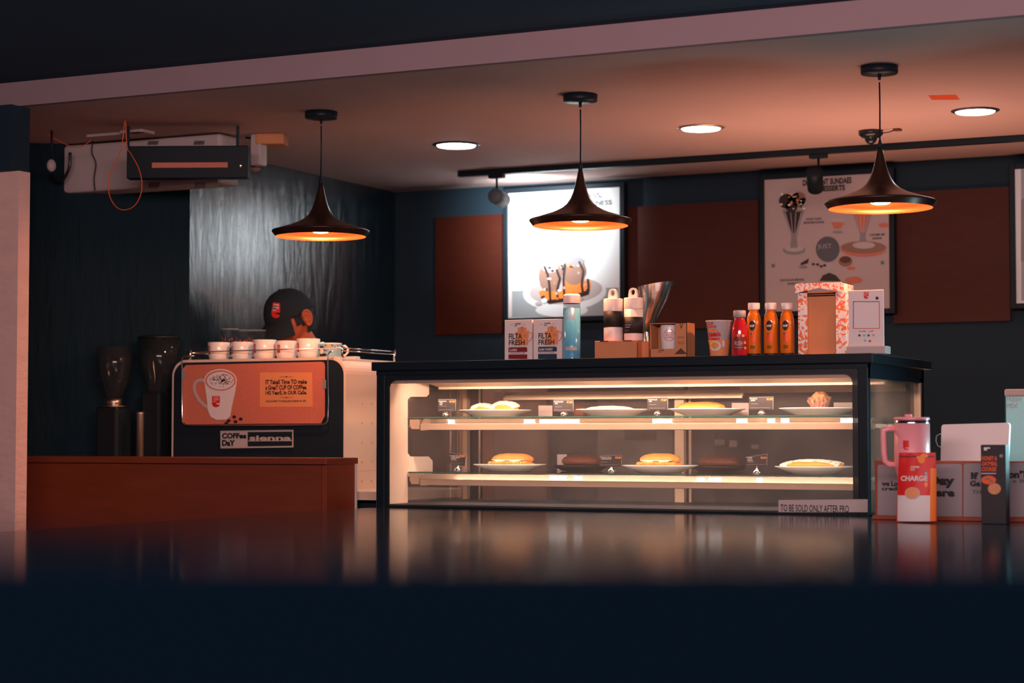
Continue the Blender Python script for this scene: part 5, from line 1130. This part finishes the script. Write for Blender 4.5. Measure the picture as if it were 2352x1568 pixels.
# ================================================================== AIR CONDITIONER CLUSTER
Ya = 6.30; a, c = W(137, 380, Ya), W(505, 425, Ya); zt2, zb2 = W(300, 322, Ya).z, W(300, 433.5, Ya).z
t = thing('air_conditioner', 'long off-white ceiling air conditioner behind the dark speaker box', 'air conditioner', ((a.x+c.x)/2, Ya+.12, zb2))
b = B(); b.box(a.x, c.x, Ya, Ya+.13, zb2, zt2, 'offwhite', .012); b.box(W(300, 400, Ya).x, c.x, Ya-.012, Ya, zb2, W(400, 416, Ya).z, 'offwhite', .005)
b.build('housing', t)
for xs0, yv0, yv1 in ((340, 419, 432), (446, 419, 432), (338, 323, 332), (444, 323, 332)):
    b = B()
    for k in range(8): b.pp([(xs0+4+k*3, yv0), (xs0+5.2+k*3, yv0), (xs0+2.2+k*3, yv1), (xs0+1+k*3, yv1)], Ya-.0125, 'ink', .001)
    b.build('vent', t)
Ys = 6.09; a, c = W(295, 380, Ys), W(572, 380, Ys); z1_, z0_ = W(430, 334, Ys).z, W(430, 409, Ys).z
t = thing('air_curtain', 'dark box with an orange strip hung in front of the air conditioner', 'box', ((a.x+c.x)/2, Ys+.05, z0_))
b = B(); b.box(a.x, c.x, Ys, Ys+.05, z0_, z1_, 'black_metal', .004); b.build('housing', t)
zs0, zs1 = W(440, 384, Ys).z, W(440, 372, Ys).z; b = B(); b.box(W(352, 378, Ys).x, W(525, 378, Ys).x, Ys-.0025, Ys-.0003, zs0, zs1, 'orange_print'); b.build('strip', t)
b = B(); q = W(554, 371, Ys); X = Matrix.Translation((q.x, Ys, q.z)) @ Matrix.Rotation(PI/2, 4, 'X'); b.lathe([(0, .004), (.006, .004), (.009, .002), (.009, 0)], 'chrome', seg=16, X=X); b.build('knob', t)
for px in (310, 560): q = W(px, 334, Ys+.05); b = B(); b.box(q.x-.006, q.x+.006, Ys+.045, Ys+.055, z1_-.001, ZC, 'black_metal'); b.build('hanger', t)
t.rotation_euler = (0, 0, A*.92); t.scale = (.84, 1, 1); t.location.x -= .026
b = B(); q0, q1 = W(575, 357, 6.4), W(597, 378, 6.4); b.box(q0.x, q1.x, 6.40, 6.45, q1.z, ZC-.001, 'offwhite', .004); tag(b.build('connector_box'), 'small pale connector box right of the dark hung box', 'box')
p = W(585, 390, 6.48); b = B(); b.lathe([(0, -.010), (.018, -.004), (.024, .004), (.024, .010), (0, .010)], 'board', (p.x, 6.42+.06, p.z)); b.tube([(p.x, 6.48, p.z+.01), (p.x, 6.48, ZC)], .003, 'black_metal'); tag(b.build('smoke_sensor'), 'small round sensor hanging below the pale connector box', 'sensor')
p0, p1 = W(290, 306, Z=ZC-.006), W(360, 306, Z=ZC-.006); b = B(); b.box(p0.x, p1.x, p0.y-.04, p0.y+.04, ZC-.012, ZC-.0005, 'offwhite', .002)
for k in range(3): b.box(p0.x+.04+k*.018, p0.x+.052+k*.018, p0.y-.041, p0.y-.01, ZC-.013, ZC-.011, 'ink')
b.box(p0.x-.18, p0.x, p0.y-.008, p0.y+.008, ZC-.010, ZC-.0005, 'offwhite'); tag(b.build('power_strip'), 'pale power strip on the ceiling above the air conditioner', 'power strip')
p = W(118, 380, 6.0); t = thing('emergency_light', 'small white rounded wall lamp left of the air conditioner', 'lamp', (p.x, 6.0, p.z))
b = B(); b.ball((p.x, 6.0, p.z), (.016, .02, .024), 'offwhite'); b.build('globe', t); b = B(); b.tube([(p.x, 6.0, p.z+.02), (p.x, 6.0, ZC)], .004, 'black_metal'); b.build('bracket', t)
def smooth(pts, n=6):
    out = []
    P = [Vector(p) for p in pts]; P = [P[0]*2-P[1]]+P+[P[-1]*2-P[-2]]
    for i in range(1, len(P)-2):
        for k in range(n):
            t_ = k/n; a_, b_, c_, d_ = P[i-1:i+3]
            out.append(.5*((2*b_)+(c_-a_)*t_+(2*a_-5*b_+4*c_-d_)*t_*t_+(3*b_-a_-3*c_+d_)*t_**3))
    out.append(P[-2]); return out
b = B(); ce = W(286, 320, 5.93); b.tube(smooth([Vector((ce.x, 5.93, ZC))]+[W(x, y, 5.93) for x, y in ((280, 334), (272, 358), (256, 392), (249, 420), (252, 450), (266, 474), (285, 482), (307, 474), (322, 450), (326, 420), (318, 385), (300, 352), (292, 338))]+[Vector((ce.x+.004, 5.93, ZC))]), .0018, 'cable_orange', 6)
tag(b.build('cable_loop'), 'thin orange cable hanging in a loop before the air conditioner', 'cable')
b = B(); b.tube(smooth([W(x, y, 6.05) for x, y in ((58, 259), (84, 278), (105, 298), (115, 312), (140, 326), (170, 338), (192, 334), (210, 321))]), .0016, 'cable_orange', 6); tag(b.build('ceiling_cable'), 'thin orange cable sagging from the ceiling left of the air conditioner', 'cable')
b = B(); b.tube(smooth([W(x, y, 6.28) for x, y in ((213, 323), (211, 350), (220, 375), (216, 410), (218, 437))]), .0022, 'black_metal', 6); tag(b.build('black_cable'), 'thin black cable running down the air conditioner front', 'cable')
b = B(); pts = smooth([W(x, y, 6.22) for x, y in ((161, 350), (160, 380), (152, 402), (138, 416), (118, 400))]); b.tube(pts, [(.007 if k % 2 else .0055) for k in range(len(pts))], 'gloss_black', 8); tag(b.build('flexible_conduit'), 'black corrugated conduit curving off the left end of the air conditioner', 'conduit')
